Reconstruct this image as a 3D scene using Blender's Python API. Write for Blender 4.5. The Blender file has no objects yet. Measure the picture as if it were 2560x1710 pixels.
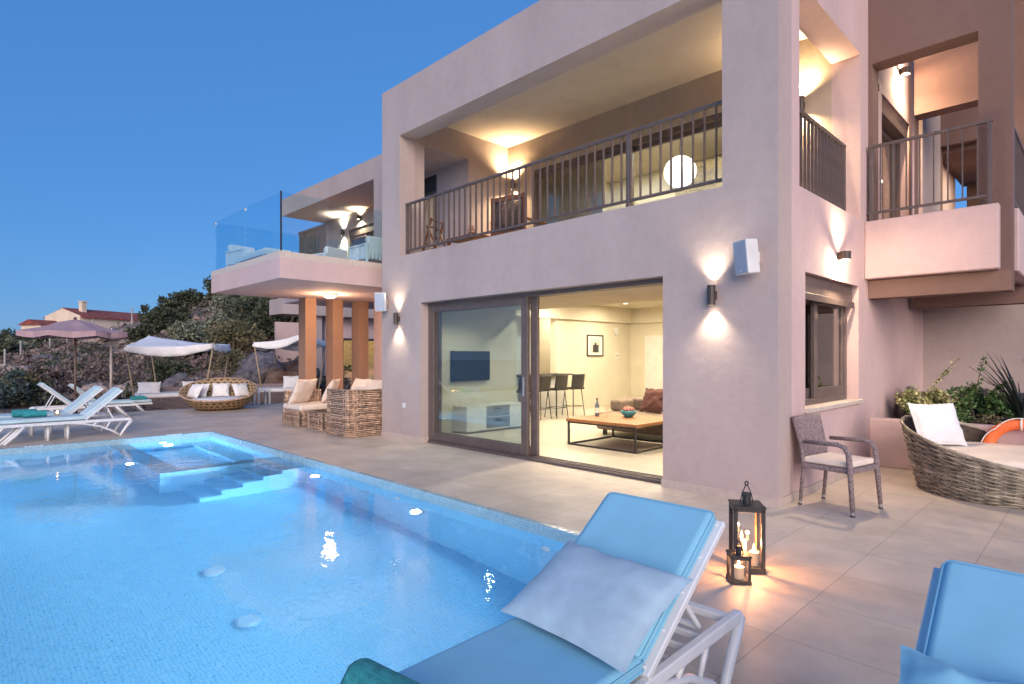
import bpy, math, random
from math import sin, cos, pi, radians, sqrt, atan2
from mathutils import Vector, Matrix, noise
S = bpy.context.scene
COL = S.collection

# ------------------------------------------------------------------ camera, sky, exposure
cam = bpy.data.cameras.new('camera')
cam.lens = 20.513; cam.sensor_width = 36; cam.shift_y = 0.0136
cam.clip_start = 0.05; cam.clip_end = 2000
co = bpy.data.objects.new('camera', cam); COL.objects.link(co)
co.location = (2.282, -5.923, 1.5); co.rotation_euler = (radians(90), 0, radians(45.589))
S.camera = co

W = bpy.data.worlds.new('World'); S.world = W; W.use_nodes = True
nt = W.node_tree; bg = nt.nodes['Background']
SUN_EL, SUN_ROT = 12.0, 150.0
sky = nt.nodes.new('ShaderNodeTexSky'); sky.sky_type = 'NISHITA'; sky.sun_disc = False
sky.sun_elevation = radians(SUN_EL); sky.sun_rotation = radians(SUN_ROT)
sky.air_density = 1.0; sky.dust_density = 0.3; sky.ozone_density = 4.0
mx = nt.nodes.new('ShaderNodeMix'); mx.data_type = 'RGBA'; mx.blend_type = 'MULTIPLY'; mx.inputs[0].default_value = 1
nt.links.new(sky.outputs[0], mx.inputs[6]); mx.inputs[7].default_value = (0.75, 0.90, 1.10, 1)
m2 = nt.nodes.new('ShaderNodeMix'); m2.data_type = 'RGBA'; m2.inputs[0].default_value = .6      # even blue-hour glow over the whole sky
nt.links.new(mx.outputs[2], m2.inputs[6]); m2.inputs[7].default_value = (.50, 1.93, 5.0, 1)
nt.links.new(m2.outputs[2], bg.inputs[0]); bg.inputs[1].default_value = 0.15

sl = bpy.data.lights.new('sun', 'SUN'); sl.energy = 3.7; sl.angle = radians(45); sl.color = (1, .83, .71)
so = bpy.data.objects.new('sun', sl); COL.objects.link(so)
so.rotation_euler = Vector((-.74, .58, -.29)).to_track_quat('-Z', 'Y').to_euler()

vs = S.view_settings; vs.view_transform = 'Standard'; vs.look = 'None'; vs.exposure = 0.0; vs.gamma = 1
cy = S.cycles
cy.use_denoising = True; cy.max_bounces = 10; cy.transparent_max_bounces = 16; cy.transmission_bounces = 8
cy.caustics_reflective = False; cy.caustics_refractive = True; cy.sample_clamp_indirect = 4; cy.blur_glossy = 1.0

# ------------------------------------------------------------------ materials
MATS = {}
def _new(name):
    m = bpy.data.materials.new(name); m.use_nodes = True
    n = m.node_tree; return m, n, n.nodes['Principled BSDF'], n.links.new
def N(nt, t, **k):
    x = nt.nodes.new(t)
    for a, b in k.items(): setattr(x, a, b)
    return x
def math_(nt, op, a, b=None, c=None):
    x = N(nt, 'ShaderNodeMath', operation=op)
    for i, v in enumerate((a, b, c)):
        if v is None: continue
        if isinstance(v, (int, float)): x.inputs[i].default_value = v
        else: nt.links.new(v, x.inputs[i])
    return x.outputs[0]
def mixc(nt, fac, a, b, mode='MIX'):
    x = N(nt, 'ShaderNodeMix', data_type='RGBA', blend_type=mode)
    for i, v in ((0, fac), (6, a), (7, b)):
        if isinstance(v, (int, float)): x.inputs[i].default_value = v
        elif isinstance(v, tuple): x.inputs[i].default_value = (*v, 1) if len(v) == 3 else v
        else: nt.links.new(v, x.inputs[i])
    return x.outputs[2]
def plain(name, col, rough=.6, var=.12, scale=6, bump=0, bscale=60, metal=0, spec=.5, col2=None, island=0):
    """base colour broken up by two noises, optional fine bump"""
    m, n, p, L = _new(name)
    tc = N(n, 'ShaderNodeTexCoord')
    no = N(n, 'ShaderNodeTexNoise'); no.inputs['Scale'].default_value = scale; no.inputs['Detail'].default_value = 6
    L(tc.outputs['Object'], no.inputs['Vector'])
    c2 = col2 or tuple(max(0, c * (1 - 2 * var)) for c in col); c1 = col if col2 else tuple(c * (1 + var) for c in col)
    r = N(n, 'ShaderNodeMapRange'); r.inputs[1].default_value = .3; r.inputs[2].default_value = .7
    L(no.outputs['Fac'], r.inputs[0])
    c = mixc(n, r.outputs[0], c1, c2)
    if island:
        g = N(n, 'ShaderNodeNewGeometry')
        rr = N(n, 'ShaderNodeMapRange'); rr.inputs[3].default_value = 1 - island; rr.inputs[4].default_value = 1 + island
        L(g.outputs['Random Per Island'], rr.inputs[0])
        hv = N(n, 'ShaderNodeHueSaturation'); L(c, hv.inputs['Color']); L(rr.outputs[0], hv.inputs['Value']); c = hv.outputs[0]
    L(c, p.inputs['Base Color'])
    p.inputs['Roughness'].default_value = rough; p.inputs['Metallic'].default_value = metal
    p.inputs['Specular IOR Level'].default_value = spec
    if bump:
        nb = N(n, 'ShaderNodeTexNoise'); nb.inputs['Scale'].default_value = bscale; nb.inputs['Detail'].default_value = 4
        L(tc.outputs['Object'], nb.inputs['Vector'])
        b = N(n, 'ShaderNodeBump'); b.inputs['Strength'].default_value = bump; b.inputs['Distance'].default_value = .02
        L(nb.outputs['Fac'], b.inputs['Height']); L(b.outputs[0], p.inputs['Normal'])
    MATS[name] = m; return m
def emit(name, col, strength):
    m, n, p, L = _new(name)
    p.inputs['Base Color'].default_value = (*col, 1); p.inputs['Emission Color'].default_value = (*col, 1)
    p.inputs['Emission Strength'].default_value = strength; MATS[name] = m; return m
def glass(name, tint=(.9, .97, 1), gl=1.0, rough=0.0, refl=1.0):
    """thin pane: fresnel mirror over tinted see-through"""
    m, n, p, L = _new(name); n.nodes.remove(p)
    t = N(n, 'ShaderNodeBsdfTransparent'); t.inputs[0].default_value = (*tint, 1)
    g = N(n, 'ShaderNodeBsdfGlossy'); g.inputs['Roughness'].default_value = rough; g.inputs[0].default_value = (gl, gl, gl, 1)
    ge = N(n, 'ShaderNodeNewGeometry'); dt = N(n, 'ShaderNodeVectorMath', operation='DOT_PRODUCT')
    L(ge.outputs['Normal'], dt.inputs[0]); L(ge.outputs['Incoming'], dt.inputs[1])
    iv = math_(n, 'SUBTRACT', 1, math_(n, 'ABSOLUTE', dt.outputs['Value']))
    k = math_(n, 'ADD', .05, math_(n, 'MULTIPLY', math_(n, 'POWER', iv, 5), .95))        # Schlick, same from both sides
    k = math_(n, 'MULTIPLY', k, refl)
    mxs = N(n, 'ShaderNodeMixShader'); L(k, mxs.inputs[0]); L(t.outputs[0], mxs.inputs[1]); L(g.outputs[0], mxs.inputs[2])
    L(mxs.outputs[0], n.nodes['Material Output'].inputs[0]); MATS[name] = m; return m
def tiles(name, col, size, off=(0, 0, 0), joint=.01, jcol=(.2, .17, .15), var=.06, rough=.5, jitter=.05, bumpj=.3, stain=.1, stscale=1.2, col2=None):
    """square tiles on any axis-aligned face: joints, one shade per tile, stains"""
    m, n, p, L = _new(name)
    tc = N(n, 'ShaderNodeTexCoord'); geo = N(n, 'ShaderNodeNewGeometry')
    mp = N(n, 'ShaderNodeVectorMath', operation='SUBTRACT'); L(tc.outputs['Object'], mp.inputs[0]); mp.inputs[1].default_value = off
    sc = N(n, 'ShaderNodeVectorMath', operation='DIVIDE'); L(mp.outputs[0], sc.inputs[0]); sc.inputs[1].default_value = (size, size, size)
    sep = N(n, 'ShaderNodeSeparateXYZ'); L(sc.outputs[0], sep.inputs[0])
    sn = N(n, 'ShaderNodeSeparateXYZ'); L(geo.outputs['Normal'], sn.inputs[0])
    fac = None
    jf = joint / size
    for i in range(3):
        fr = math_(n, 'FRACT', sep.outputs[i])
        line = math_(n, 'LESS_THAN', fr, jf)
        off_axis = math_(n, 'LESS_THAN', math_(n, 'ABSOLUTE', sn.outputs[i]), .7)
        l = math_(n, 'MULTIPLY', line, off_axis)
        fac = l if fac is None else math_(n, 'MAXIMUM', fac, l)
    fl = N(n, 'ShaderNodeVectorMath', operation='FLOOR'); 
    ad = N(n, 'ShaderNodeVectorMath', operation='ADD'); L(sc.outputs[0], ad.inputs[0]); ad.inputs[1].default_value = (.003, .003, .003)
    L(ad.outputs[0], fl.inputs[0])
    wn = N(n, 'ShaderNodeTexWhiteNoise'); L(fl.outputs[0], wn.inputs['Vector'])
    r = N(n, 'ShaderNodeMapRange'); r.inputs[3].default_value = 1 - jitter; r.inputs[4].default_value = 1 + jitter
    L(wn.outputs['Value'], r.inputs[0])
    no = N(n, 'ShaderNodeTexNoise'); no.inputs['Scale'].default_value = stscale; no.inputs['Detail'].default_value = 8; no.inputs['Roughness'].default_value = .65
    L(tc.outputs['Object'], no.inputs['Vector'])
    r2 = N(n, 'ShaderNodeMapRange'); r2.inputs[1].default_value = .35; r2.inputs[2].default_value = .65
    L(no.outputs['Fac'], r2.inputs[0])
    c = mixc(n, r2.outputs[0], col, col2 or tuple(x * (1 - stain * 2) for x in col))
    if col2:
        c = mixc(n, wn.outputs['Value'], col, col2)
    hv = N(n, 'ShaderNodeHueSaturation'); L(c, hv.inputs['Color']); L(r.outputs[0], hv.inputs['Value'])
    c = mixc(n, fac, hv.outputs[0], jcol)
    L(c, p.inputs['Base Color'])
    rr = N(n, 'ShaderNodeMapRange'); rr.inputs[3].default_value = rough - .12; rr.inputs[4].default_value = rough + .15
    L(no.outputs['Fac'], rr.inputs[0]); L(rr.outputs[0], p.inputs['Roughness'])
    b = N(n, 'ShaderNodeBump'); b.inputs['Strength'].default_value = bumpj; b.inputs['Distance'].default_value = .004
    inv = math_(n, 'SUBTRACT', 1, fac); h = math_(n, 'ADD', inv, math_(n, 'MULTIPLY', no.outputs['Fac'], .3))
    L(h, b.inputs['Height']); L(b.outputs[0], p.inputs['Normal'])
    MATS[name] = m; return m
def wood(name, a, b, scale=3, axis=0, rough=.5):
    m, n, p, L = _new(name)
    tc = N(n, 'ShaderNodeTexCoord'); mp = N(n, 'ShaderNodeMapping'); L(tc.outputs['Object'], mp.inputs[0])
    s = [12, 12, 12]; s[axis] = .8; mp.inputs['Scale'].default_value = s
    no = N(n, 'ShaderNodeTexNoise'); no.inputs['Scale'].default_value = scale; no.inputs['Detail'].default_value = 7
    L(mp.outputs[0], no.inputs['Vector'])
    r = N(n, 'ShaderNodeMapRange'); r.inputs[1].default_value = .3; r.inputs[2].default_value = .7; L(no.outputs['Fac'], r.inputs[0])
    L(mixc(n, r.outputs[0], a, b), p.inputs['Base Color']); p.inputs['Roughness'].default_value = rough
    MATS[name] = m; return m
def plaster(name, col, var=.085):
    m, n, p, L = _new(name)
    tc = N(n, 'ShaderNodeTexCoord')
    a = N(n, 'ShaderNodeTexNoise'); a.inputs['Scale'].default_value = 1.1; a.inputs['Detail'].default_value = 9; a.inputs['Roughness'].default_value = .62
    st = N(n, 'ShaderNodeMapping'); st.inputs['Scale'].default_value = (1, 1, .45); L(tc.outputs['Object'], st.inputs[0]); L(st.outputs[0], a.inputs['Vector'])
    r = N(n, 'ShaderNodeMapRange'); r.inputs[1].default_value = .3; r.inputs[2].default_value = .7; L(a.outputs['Fac'], r.inputs[0])
    c = mixc(n, r.outputs[0], tuple(x * (1 + var) for x in col), tuple(x * (1 - var) for x in col))
    f = N(n, 'ShaderNodeTexNoise'); f.inputs['Scale'].default_value = 9; f.inputs['Detail'].default_value = 8; f.inputs['Roughness'].default_value = .7; L(tc.outputs['Object'], f.inputs['Vector'])
    rf = N(n, 'ShaderNodeMapRange'); rf.inputs[1].default_value = .35; rf.inputs[2].default_value = .65; rf.inputs[3].default_value = .965; rf.inputs[4].default_value = 1.035; L(f.outputs['Fac'], rf.inputs[0])
    hv = N(n, 'ShaderNodeHueSaturation'); L(c, hv.inputs['Color']); L(rf.outputs[0], hv.inputs['Value']); c = hv.outputs[0]
    L(c, p.inputs['Base Color']); p.inputs['Roughness'].default_value = .88; p.inputs['Specular IOR Level'].default_value = .25
    b1 = N(n, 'ShaderNodeTexNoise'); b1.inputs['Scale'].default_value = 140; b1.inputs['Detail'].default_value = 3; L(tc.outputs['Object'], b1.inputs['Vector'])
    b2 = N(n, 'ShaderNodeTexNoise'); b2.inputs['Scale'].default_value = 5; b2.inputs['Detail'].default_value = 5; L(tc.outputs['Object'], b2.inputs['Vector'])
    h = math_(n, 'ADD', math_(n, 'MULTIPLY', b1.outputs['Fac'], .35), b2.outputs['Fac'])
    b = N(n, 'ShaderNodeBump'); b.inputs['Strength'].default_value = .4; b.inputs['Distance'].default_value = .02
    L(h, b.inputs['Height']); L(b.outputs[0], p.inputs['Normal']); MATS[name] = m; return m
def stone_wall(name, a, b, scale=5):
    m, n, p, L = _new(name)
    tc = N(n, 'ShaderNodeTexCoord'); mp = N(n, 'ShaderNodeMapping'); mp.inputs['Scale'].default_value = (1, 1, 2.2); L(tc.outputs['Object'], mp.inputs[0])
    v = N(n, 'ShaderNodeTexVoronoi'); v.inputs['Scale'].default_value = scale; L(mp.outputs[0], v.inputs['Vector'])
    e = N(n, 'ShaderNodeTexVoronoi', feature='DISTANCE_TO_EDGE'); e.inputs['Scale'].default_value = scale; L(mp.outputs[0], e.inputs['Vector'])
    c = mixc(n, math_(n, 'FRACT', math_(n, 'MULTIPLY', v.outputs['Distance'], 3.1)), a, b)
    c = mixc(n, math_(n, 'LESS_THAN', e.outputs['Distance'], .035), c, tuple(x * .5 for x in b))
    L(c, p.inputs['Base Color']); p.inputs['Roughness'].default_value = .9; MATS[name] = m; return m

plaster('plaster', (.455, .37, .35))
plaster('plaster_lit', (.60, .44, .425))  # same villa plaster, pinkish light on the side face put into the colour
plaster('terracotta', (.20, .125, .105))
plaster('column_paint', (.35, .20, .135))
plaster('loggia_paint', (.46, .375, .30))
plaster('soffit', (.52, .45, .38))
plain('room_paint', (.66, .60, .48), .85, .03, 2, bump=.1, bscale=90)
plain('bronze', (.125, .092, .085), .45, .1, 8, spec=.5)
plain('rail_metal', (.115, .088, .085), .5, .1, 8)
plain('dark_metal', (.03, .027, .03), .5, .1, 8)
plain('lamp_metal', (.06, .04, .035), .45, .1, 8)
plain('steel', (.6, .6, .6), .3, .08, 10, metal=1)
plain('white_plastic', (.72, .72, .74), .38, .05, 6)
plain('speaker_white', (.74, .73, .72), .5, .05, 6)
plain('speaker_grille', (.40, .45, .54), .75, .05, 300, bump=.3, bscale=500)
plain('mattress_pool_lit', (.23, .52, .69), .8, .06, 3, bump=.12, bscale=420)  # pale mattress fabric with the pool's blue light put into its colour
plain('mattress_pale', (.52, .66, .70), .8, .06, 3, bump=.12, bscale=420)
plain('pillow_grey_blue', (.42, .57, .67), .85, .07, 9, bump=.35, bscale=300)
plain('linen_white', (.78, .76, .75), .9, .04, 5, bump=.15, bscale=200)
plain('linen_cream', (.78, .66, .56), .9, .05, 5, bump=.15, bscale=200)
plain('canvas_white', (.87, .84, .83), .9, .06, 3, bump=.2, bscale=40)
plain('canvas_mauve', (.42, .28, .30), .9, .08, 3, bump=.2, bscale=60)
plain('towel_teal', (.04, .36, .39), .95, .18, 30, bump=.8, bscale=260)
plain('wicker_grey', (.37, .315, .24), .75, .3, 9, island=.25)
plain('wicker_brown', (.50, .335, .24), .75, .3, 12, island=.35)
plain('wicker_mauve', (.30, .23, .235), .75, .3, 60, bump=.6, bscale=220)
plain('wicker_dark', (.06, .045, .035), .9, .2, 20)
plain('bamboo', (.40, .29, .19), .6, .2, 14)
plain('pole_wood', (.45, .38, .34), .6, .15, 14)
plain('pole_brown', (.16, .10, .08), .55, .15, 14)
plain('sill_stone', (.62, .53, .46), .6, .06, 20)
plain('skirting', (.52, .43, .38), .6, .06, 14)
plain('black_leather', (.02, .019, .02), .5, .1, 20)
plain('sofa_fabric', (.24, .175, .14), .9, .1, 12, bump=.2, bscale=300)
plain('cushion_maroon', (.13, .05, .045), .85, .15, 12, bump=.3, bscale=120)
wood('table_wood', (.42, .19, .07), (.26, .10, .035), 3, 1)
wood('chair_wood', (.22, .08, .035), (.12, .04, .02), 3, 2)
plain('cabinet_white', (.72, .72, .68), .4, .04, 5)
plain('drawer_grey', (.18, .19, .20), .5, .1, 5)
plain('tv_screen', (.012, .014, .02), .12, .05, 3)
plain('bowl_teal', (.06, .30, .38), .4, .2, 30)
plain('fruit_red', (.35, .06, .06), .5, .3, 30, col2=(.55, .35, .28))
plain('bottle_glass', (.10, .12, .17), .15, .1, 20)
plain('buoy_orange', (.85, .17, .045), .45, .05, 5)
plain('rope_white', (.75, .70, .66), .8, .1, 30)
plain('candle_wax', (.85, .62, .40), .5, .05, 10)
plain('soil', (.05, .035, .028), .95, .3, 14, bump=.8, bscale=40)
plain('rock_grey', (.17, .145, .155), .9, .3, 5, bump=.9, bscale=9)
plain('rock_tan', (.36, .27, .23), .9, .35, 4, bump=1.0, bscale=8)
plain('rock_dark', (.20, .14, .12), .9, .3, 2, bump=1.0, bscale=5, col2=(.10, .045, .03))
plain('gravel', (.22, .18, .17), .95, .35, 60, bump=1.0, bscale=70)
plain('bark', (.14, .10, .075), .9, .3, 18, bump=.8, bscale=40)
plain('leaf_dark', (.04, .058, .03), .8, .3, 2, island=.6, col2=(.075, .08, .045))
plain('leaf_olive', (.15, .17, .115), .7, .3, 1.2, island=.55, col2=(.20, .205, .14))
plain('leaf_brownish', (.15, .115, .065), .8, .3, 1.2, island=.5, col2=(.11, .12, .06))
plain('leaf_scrub', (.20, .145, .14), .9, .3, .35, island=.5, col2=(.11, .09, .075))
plain('leaf_blue', (.07, .105, .10), .8, .3, 1, island=.5)
plain('leaf_garden', (.06, .14, .04), .6, .2, 4, island=.5, col2=(.10, .16, .05))
plain('leaf_variegated', (.55, .50, .24), .6, .2, 8, island=.6, col2=(.20, .26, .08))
plain('leaf_lime', (.17, .27, .03), .5, .2, 4, island=.4)
plain('leaf_flax', (.018, .026, .022), .5, .2, 4)
plain('house_cream', (.74, .60, .46), .9, .06, 1)
plain('roof_red', (.30, .075, .055), .85, .25, 2, bump=.6, bscale=14)
plain('post_pale', (.40, .38, .37), .8, .15, 5)
plain('plaque_white', (.8, .8, .8), .4, .03, 5)
plain('mark_dark', (.03, .035, .05), .5, .05, 5)
plain('drain_blue', (.34, .60, .80), .4, .05, 5)
plain('paper', (.75, .72, .64), .8, .03, 5)
plain('paint_sky', (.25, .50, .58), .8, .1, 9, col2=(.66, .46, .32))
stone_wall('stone_inside', (.36, .29, .17), (.17, .13, .08), 7)
stone_wall('stone_outside', (.38, .28, .25), (.24, .17, .16), 2.2)
tiles('terrace_tile', (.60, .505, .42), .6, (.41, -.32, .13), .006, (.31, .26, .23), rough=.5, jitter=.06, stain=.13, stscale=1.6)
tiles('room_tile', (.60, .54, .45), .6, (.1, .2, .1), .005, (.30, .26, .22), rough=.32, jitter=.03, stain=.05)
tiles('pool_mosaic', (.25, .57, .80), .030, (.003, .003, .003), .0038, (.10, .36, .63), rough=.25, jitter=.06, bumpj=.1, col2=(.20, .51, .76))
tiles('coping_mosaic', (.30, .46, .54), .026, (.003, .003, .003), .0028, (.16, .26, .30), rough=.25, jitter=.08, bumpj=.2, col2=(.36, .50, .56))
glass('pane', (.80, .85, .87), refl=1.4); glass('pane_side', (.6, .6, .6), refl=1.6); glass('balustrade_glass', (.86, .96, .99), refl=.9); glass('lantern_glass', (.97, .96, .95)); glass('jar_glass', (.97, .93, .9))
WARM = (1, .72, .40)
emit('lamp_glow', (1, .80, .52), 30); emit('globe_glow', (1, .95, .85), 2.2); emit('flame', (1, .55, .16), 26)
emit('pool_glow', (.80, .95, 1), 24); emit('ceiling_glow', (1, .72, .42), 7); emit('down_glow', (1, .85, .6), 3)
def water_mat():
    m, n, p, L = _new('water')
    p.inputs['Base Color'].default_value = (.93, .985, 1, 1); p.inputs['Roughness'].default_value = 0
    p.inputs['IOR'].default_value = 1.33; p.inputs['Transmission Weight'].default_value = 1
    tc = N(n, 'ShaderNodeTexCoord')
    a = N(n, 'ShaderNodeTexNoise'); a.inputs['Scale'].default_value = 5; a.inputs['Detail'].default_value = 2; L(tc.outputs['Object'], a.inputs['Vector'])
    c = N(n, 'ShaderNodeTexNoise'); c.inputs['Scale'].default_value = 17; c.inputs['Detail'].default_value = 2; L(tc.outputs['Object'], c.inputs['Vector'])
    h = math_(n, 'ADD', a.outputs['Fac'], math_(n, 'MULTIPLY', c.outputs['Fac'], .35))
    b = N(n, 'ShaderNodeBump'); b.inputs['Strength'].default_value = .13; b.inputs['Distance'].default_value = .02
    L(h, b.inputs['Height']); L(b.outputs[0], p.inputs['Normal']); MATS['water'] = m
water_mat()
plain('sea_water', (.03, .06, .10), .22, .2, .05, bump=.2, bscale=.6)
def terrain_mat():
    m, n, p, L = _new('hill_soil')
    tc = N(n, 'ShaderNodeTexCoord')
    def ns(s, d=8):
        a = N(n, 'ShaderNodeTexNoise'); a.inputs['Scale'].default_value = s; a.inputs['Detail'].default_value = d; a.inputs['Roughness'].default_value = .7
        L(tc.outputs['Object'], a.inputs['Vector'])
        r = N(n, 'ShaderNodeMapRange'); r.inputs[1].default_value = .4; r.inputs[2].default_value = .6; L(a.outputs['Fac'], r.inputs[0]); return r.outputs[0]
    c = mixc(n, ns(.12), (.24, .13, .10), (.16, .115, .10))
    c = mixc(n, ns(.8), c, (.11, .09, .07))
    c = mixc(n, math_(n, 'MULTIPLY', ns(2.3), .4), c, (.30, .25, .23))
    L(c, p.inputs['Base Color']); p.inputs['Roughness'].default_value = .95
    b = N(n, 'ShaderNodeBump'); b.inputs['Strength'].default_value = 1; b.inputs['Distance'].default_value = .3
    a = N(n, 'ShaderNodeTexNoise'); a.inputs['Scale'].default_value = 3; a.inputs['Detail'].default_value = 8; L(tc.outputs['Object'], a.inputs['Vector'])
    L(a.outputs['Fac'], b.inputs['Height']); L(b.outputs[0], p.inputs['Normal']); MATS['hill_soil'] = m
terrain_mat()
def holes_mat():
    """open basket weave: light strips with rows of dark holes"""
    m, n, p, L = _new('basket')
    at = N(n, 'ShaderNodeAttribute', attribute_name='uvw', attribute_type='GEOMETRY')
    sp = N(n, 'ShaderNodeSeparateXYZ'); L(at.outputs['Vector'], sp.inputs[0])
    row = math_(n, 'FLOOR', sp.outputs[1])
    u = math_(n, 'ADD', sp.outputs[0], math_(n, 'MULTIPLY', row, .5))
    du = math_(n, 'SUBTRACT', math_(n, 'FRACT', u), .5); dv = math_(n, 'SUBTRACT', math_(n, 'FRACT', sp.outputs[1]), .5)
    d = math_(n, 'SQRT', math_(n, 'ADD', math_(n, 'MULTIPLY', du, du), math_(n, 'MULTIPLY', dv, dv)))
    no = N(n, 'ShaderNodeTexNoise'); no.inputs['Scale'].default_value = 14
    base = mixc(n, no.outputs['Fac'], (.44, .29, .15), (.30, .19, .09))
    L(mixc(n, math_(n, 'LESS_THAN', d, .27), base, (.05, .035, .025)), p.inputs['Base Color']); p.inputs['Roughness'].default_value = .7
    MATS['basket'] = m
holes_mat()

# ------------------------------------------------------------------ mesh helpers
class MB:
    def __init__(s): s.v = []; s.f = []; s.a = None
    def add(s, vs, fs):
        o = len(s.v); s.v += [tuple(v) for v in vs]; s.f += [tuple(i + o for i in f) for f in fs]; return s
    def box(s, x0, x1, y0, y1, z0, z1):
        return s.add([(x0,y0,z0),(x1,y0,z0),(x1,y1,z0),(x0,y1,z0),(x0,y0,z1),(x1,y0,z1),(x1,y1,z1),(x0,y1,z1)],
            [(0,3,2,1),(4,5,6,7),(0,1,5,4),(1,2,6,5),(2,3,7,6),(3,0,4,7)])
    def beam(s, p, q, w, h, up=(0, 0, 1)):
        """rectangular bar from p to q"""
        p, q = Vector(p), Vector(q); d = (q - p).normalized(); a = d.cross(Vector(up))
        if a.length < 1e-4: a = d.cross(Vector((0, 1, 0)))
        a.normalize(); b = a.cross(d).normalized()
        vs = [c + a * (w / 2 * i) + b * (h / 2 * j) for c in (p, q) for i, j in ((-1,-1),(1,-1),(1,1),(-1,1))]
        return s.add(vs, [(0,1,2,3),(7,6,5,4),(0,4,5,1),(1,5,6,2),(2,6,7,3),(3,7,4,0)])
    def tube(s, pts, r, n=8, closed=False, cap=True):
        pts = [Vector(p) for p in pts]; m = len(pts); rs = r if isinstance(r, (list, tuple)) else [r] * m
        vs = []; prev = None
        for i, p in enumerate(pts):
            if closed: d = pts[(i + 1) % m] - pts[i - 1]
            else: d = pts[min(i + 1, m - 1)] - pts[max(i - 1, 0)]
            if d.length < 1e-9: d = Vector((0, 0, 1))
            d.normalize()
            a = (prev - d * prev.dot(d)) if prev is not None else d.cross(Vector((0, 0, 1)))
            if a.length < 1e-4: a = d.cross(Vector((0, 1, 0)))
            a.normalize(); prev = a; b = d.cross(a)
            for k in range(n):
                t = 2 * pi * k / n; vs.append(p + a * (rs[i] * cos(t)) + b * (rs[i] * sin(t)))
        fs = []
        for i in range(m if closed else m - 1):
            j = (i + 1) % m
            for k in range(n): fs.append((i*n+k, i*n+(k+1)%n, j*n+(k+1)%n, j*n+k))
        if cap and not closed: fs += [tuple(range(n - 1, -1, -1)), tuple((m-1)*n + k for k in range(n))]
        return s.add(vs, fs)
    def lathe(s, prof, n=24, c=(0, 0, 0)):
        vs = []; m = len(prof)
        for r, z in prof:
            for k in range(n): vs.append((c[0] + r * cos(2*pi*k/n), c[1] + r * sin(2*pi*k/n), c[2] + z))
        fs = [(i*n+k, i*n+(k+1)%n, (i+1)*n+(k+1)%n, (i+1)*n+k) for i in range(m-1) for k in range(n)]
        fs += [tuple(range(n-1, -1, -1)), tuple((m-1)*n + k for k in range(n))]
        return s.add(vs, fs)
    def sphere(s, c, r, n=16, m=10, sq=(1, 1, 1)):
        prof = [(max(1e-4, r * sin(pi*i/m)), -r * cos(pi*i/m)) for i in range(m + 1)]
        o = len(s.v); s.lathe(prof, n)
        for i in range(o, len(s.v)):
            x, y, z = s.v[i]; s.v[i] = (c[0] + x*sq[0], c[1] + y*sq[1], c[2] + z*sq[2])
        return s
    def xf(s, M, start=0):
        for i in range(start, len(s.v)): s.v[i] = tuple(M @ Vector(s.v[i]))
        return s
    def build(s, name, mat, parent=None, smooth=False, bevel=0, seg=2, loc=None, rot=None):
        me = bpy.data.meshes.new(name); me.from_pydata(s.v, [], s.f); me.validate()
        me.materials.append(MATS[mat])
        if smooth: me.polygons.foreach_set('use_smooth', [True] * len(me.polygons))
        if s.a:
            at = me.attributes.new('uvw', 'FLOAT_VECTOR', 'POINT'); at.data.foreach_set('vector', [c for v in s.a for c in v])
        o = bpy.data.objects.new(name, me); COL.objects.link(o)
        if parent: o.parent = parent
        if loc: o.location = loc
        if rot: o.rotation_euler = rot
        if bevel:
            b = o.modifiers.new('bevel', 'BEVEL'); b.width = bevel; b.segments = seg; b.limit_method = 'ANGLE'; b.angle_limit = radians(35)
            if smooth is False and seg > 1: me.polygons.foreach_set('use_smooth', [True] * len(me.polygons)); b.harden_normals = True
        return o
def tag(o, label=None, cat=None, group=None, kind=None):
    for k, v in (('label', label), ('category', cat), ('group', group), ('kind', kind)):
        if v: o[k] = v
    return o
def thing(name, label, cat, loc=(0, 0, 0), rz=0, group=None):
    o = bpy.data.objects.new(name, None); COL.objects.link(o); o.empty_display_size = .1
    o.location = loc; o.rotation_euler = (0, 0, rz); return tag(o, label, cat, group)
def kids(o): return [c for c in o.children]
def dup(o, loc, rz, label, parent=None):
    c = o.copy(); COL.objects.link(c)
    if parent is not None: c.parent = parent
    else:
        c.location = loc; c.rotation_euler = (0, 0, rz); c['label'] = label
    for k in kids(o): dup(k, None, None, None, c)
    return c
def lamp(name, kind, loc, energy, col=WARM, parent=None, size=.05, rot=None, cone=None, blend=.5, sizey=None):
    l = bpy.data.lights.new(name, kind); l.energy = energy; l.color = col
    if kind == 'AREA':
        l.size = size
        if sizey: l.shape = 'RECTANGLE'; l.size_y = sizey
        else: l.shape = 'DISK'
    else: l.shadow_soft_size = size
    if kind == 'SPOT': l.spot_size = radians(cone); l.spot_blend = blend
    o = bpy.data.objects.new(name, l); COL.objects.link(o); o.location = loc
    if rot: o.rotation_euler = rot
    if parent: o.parent = parent
    return o
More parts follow.
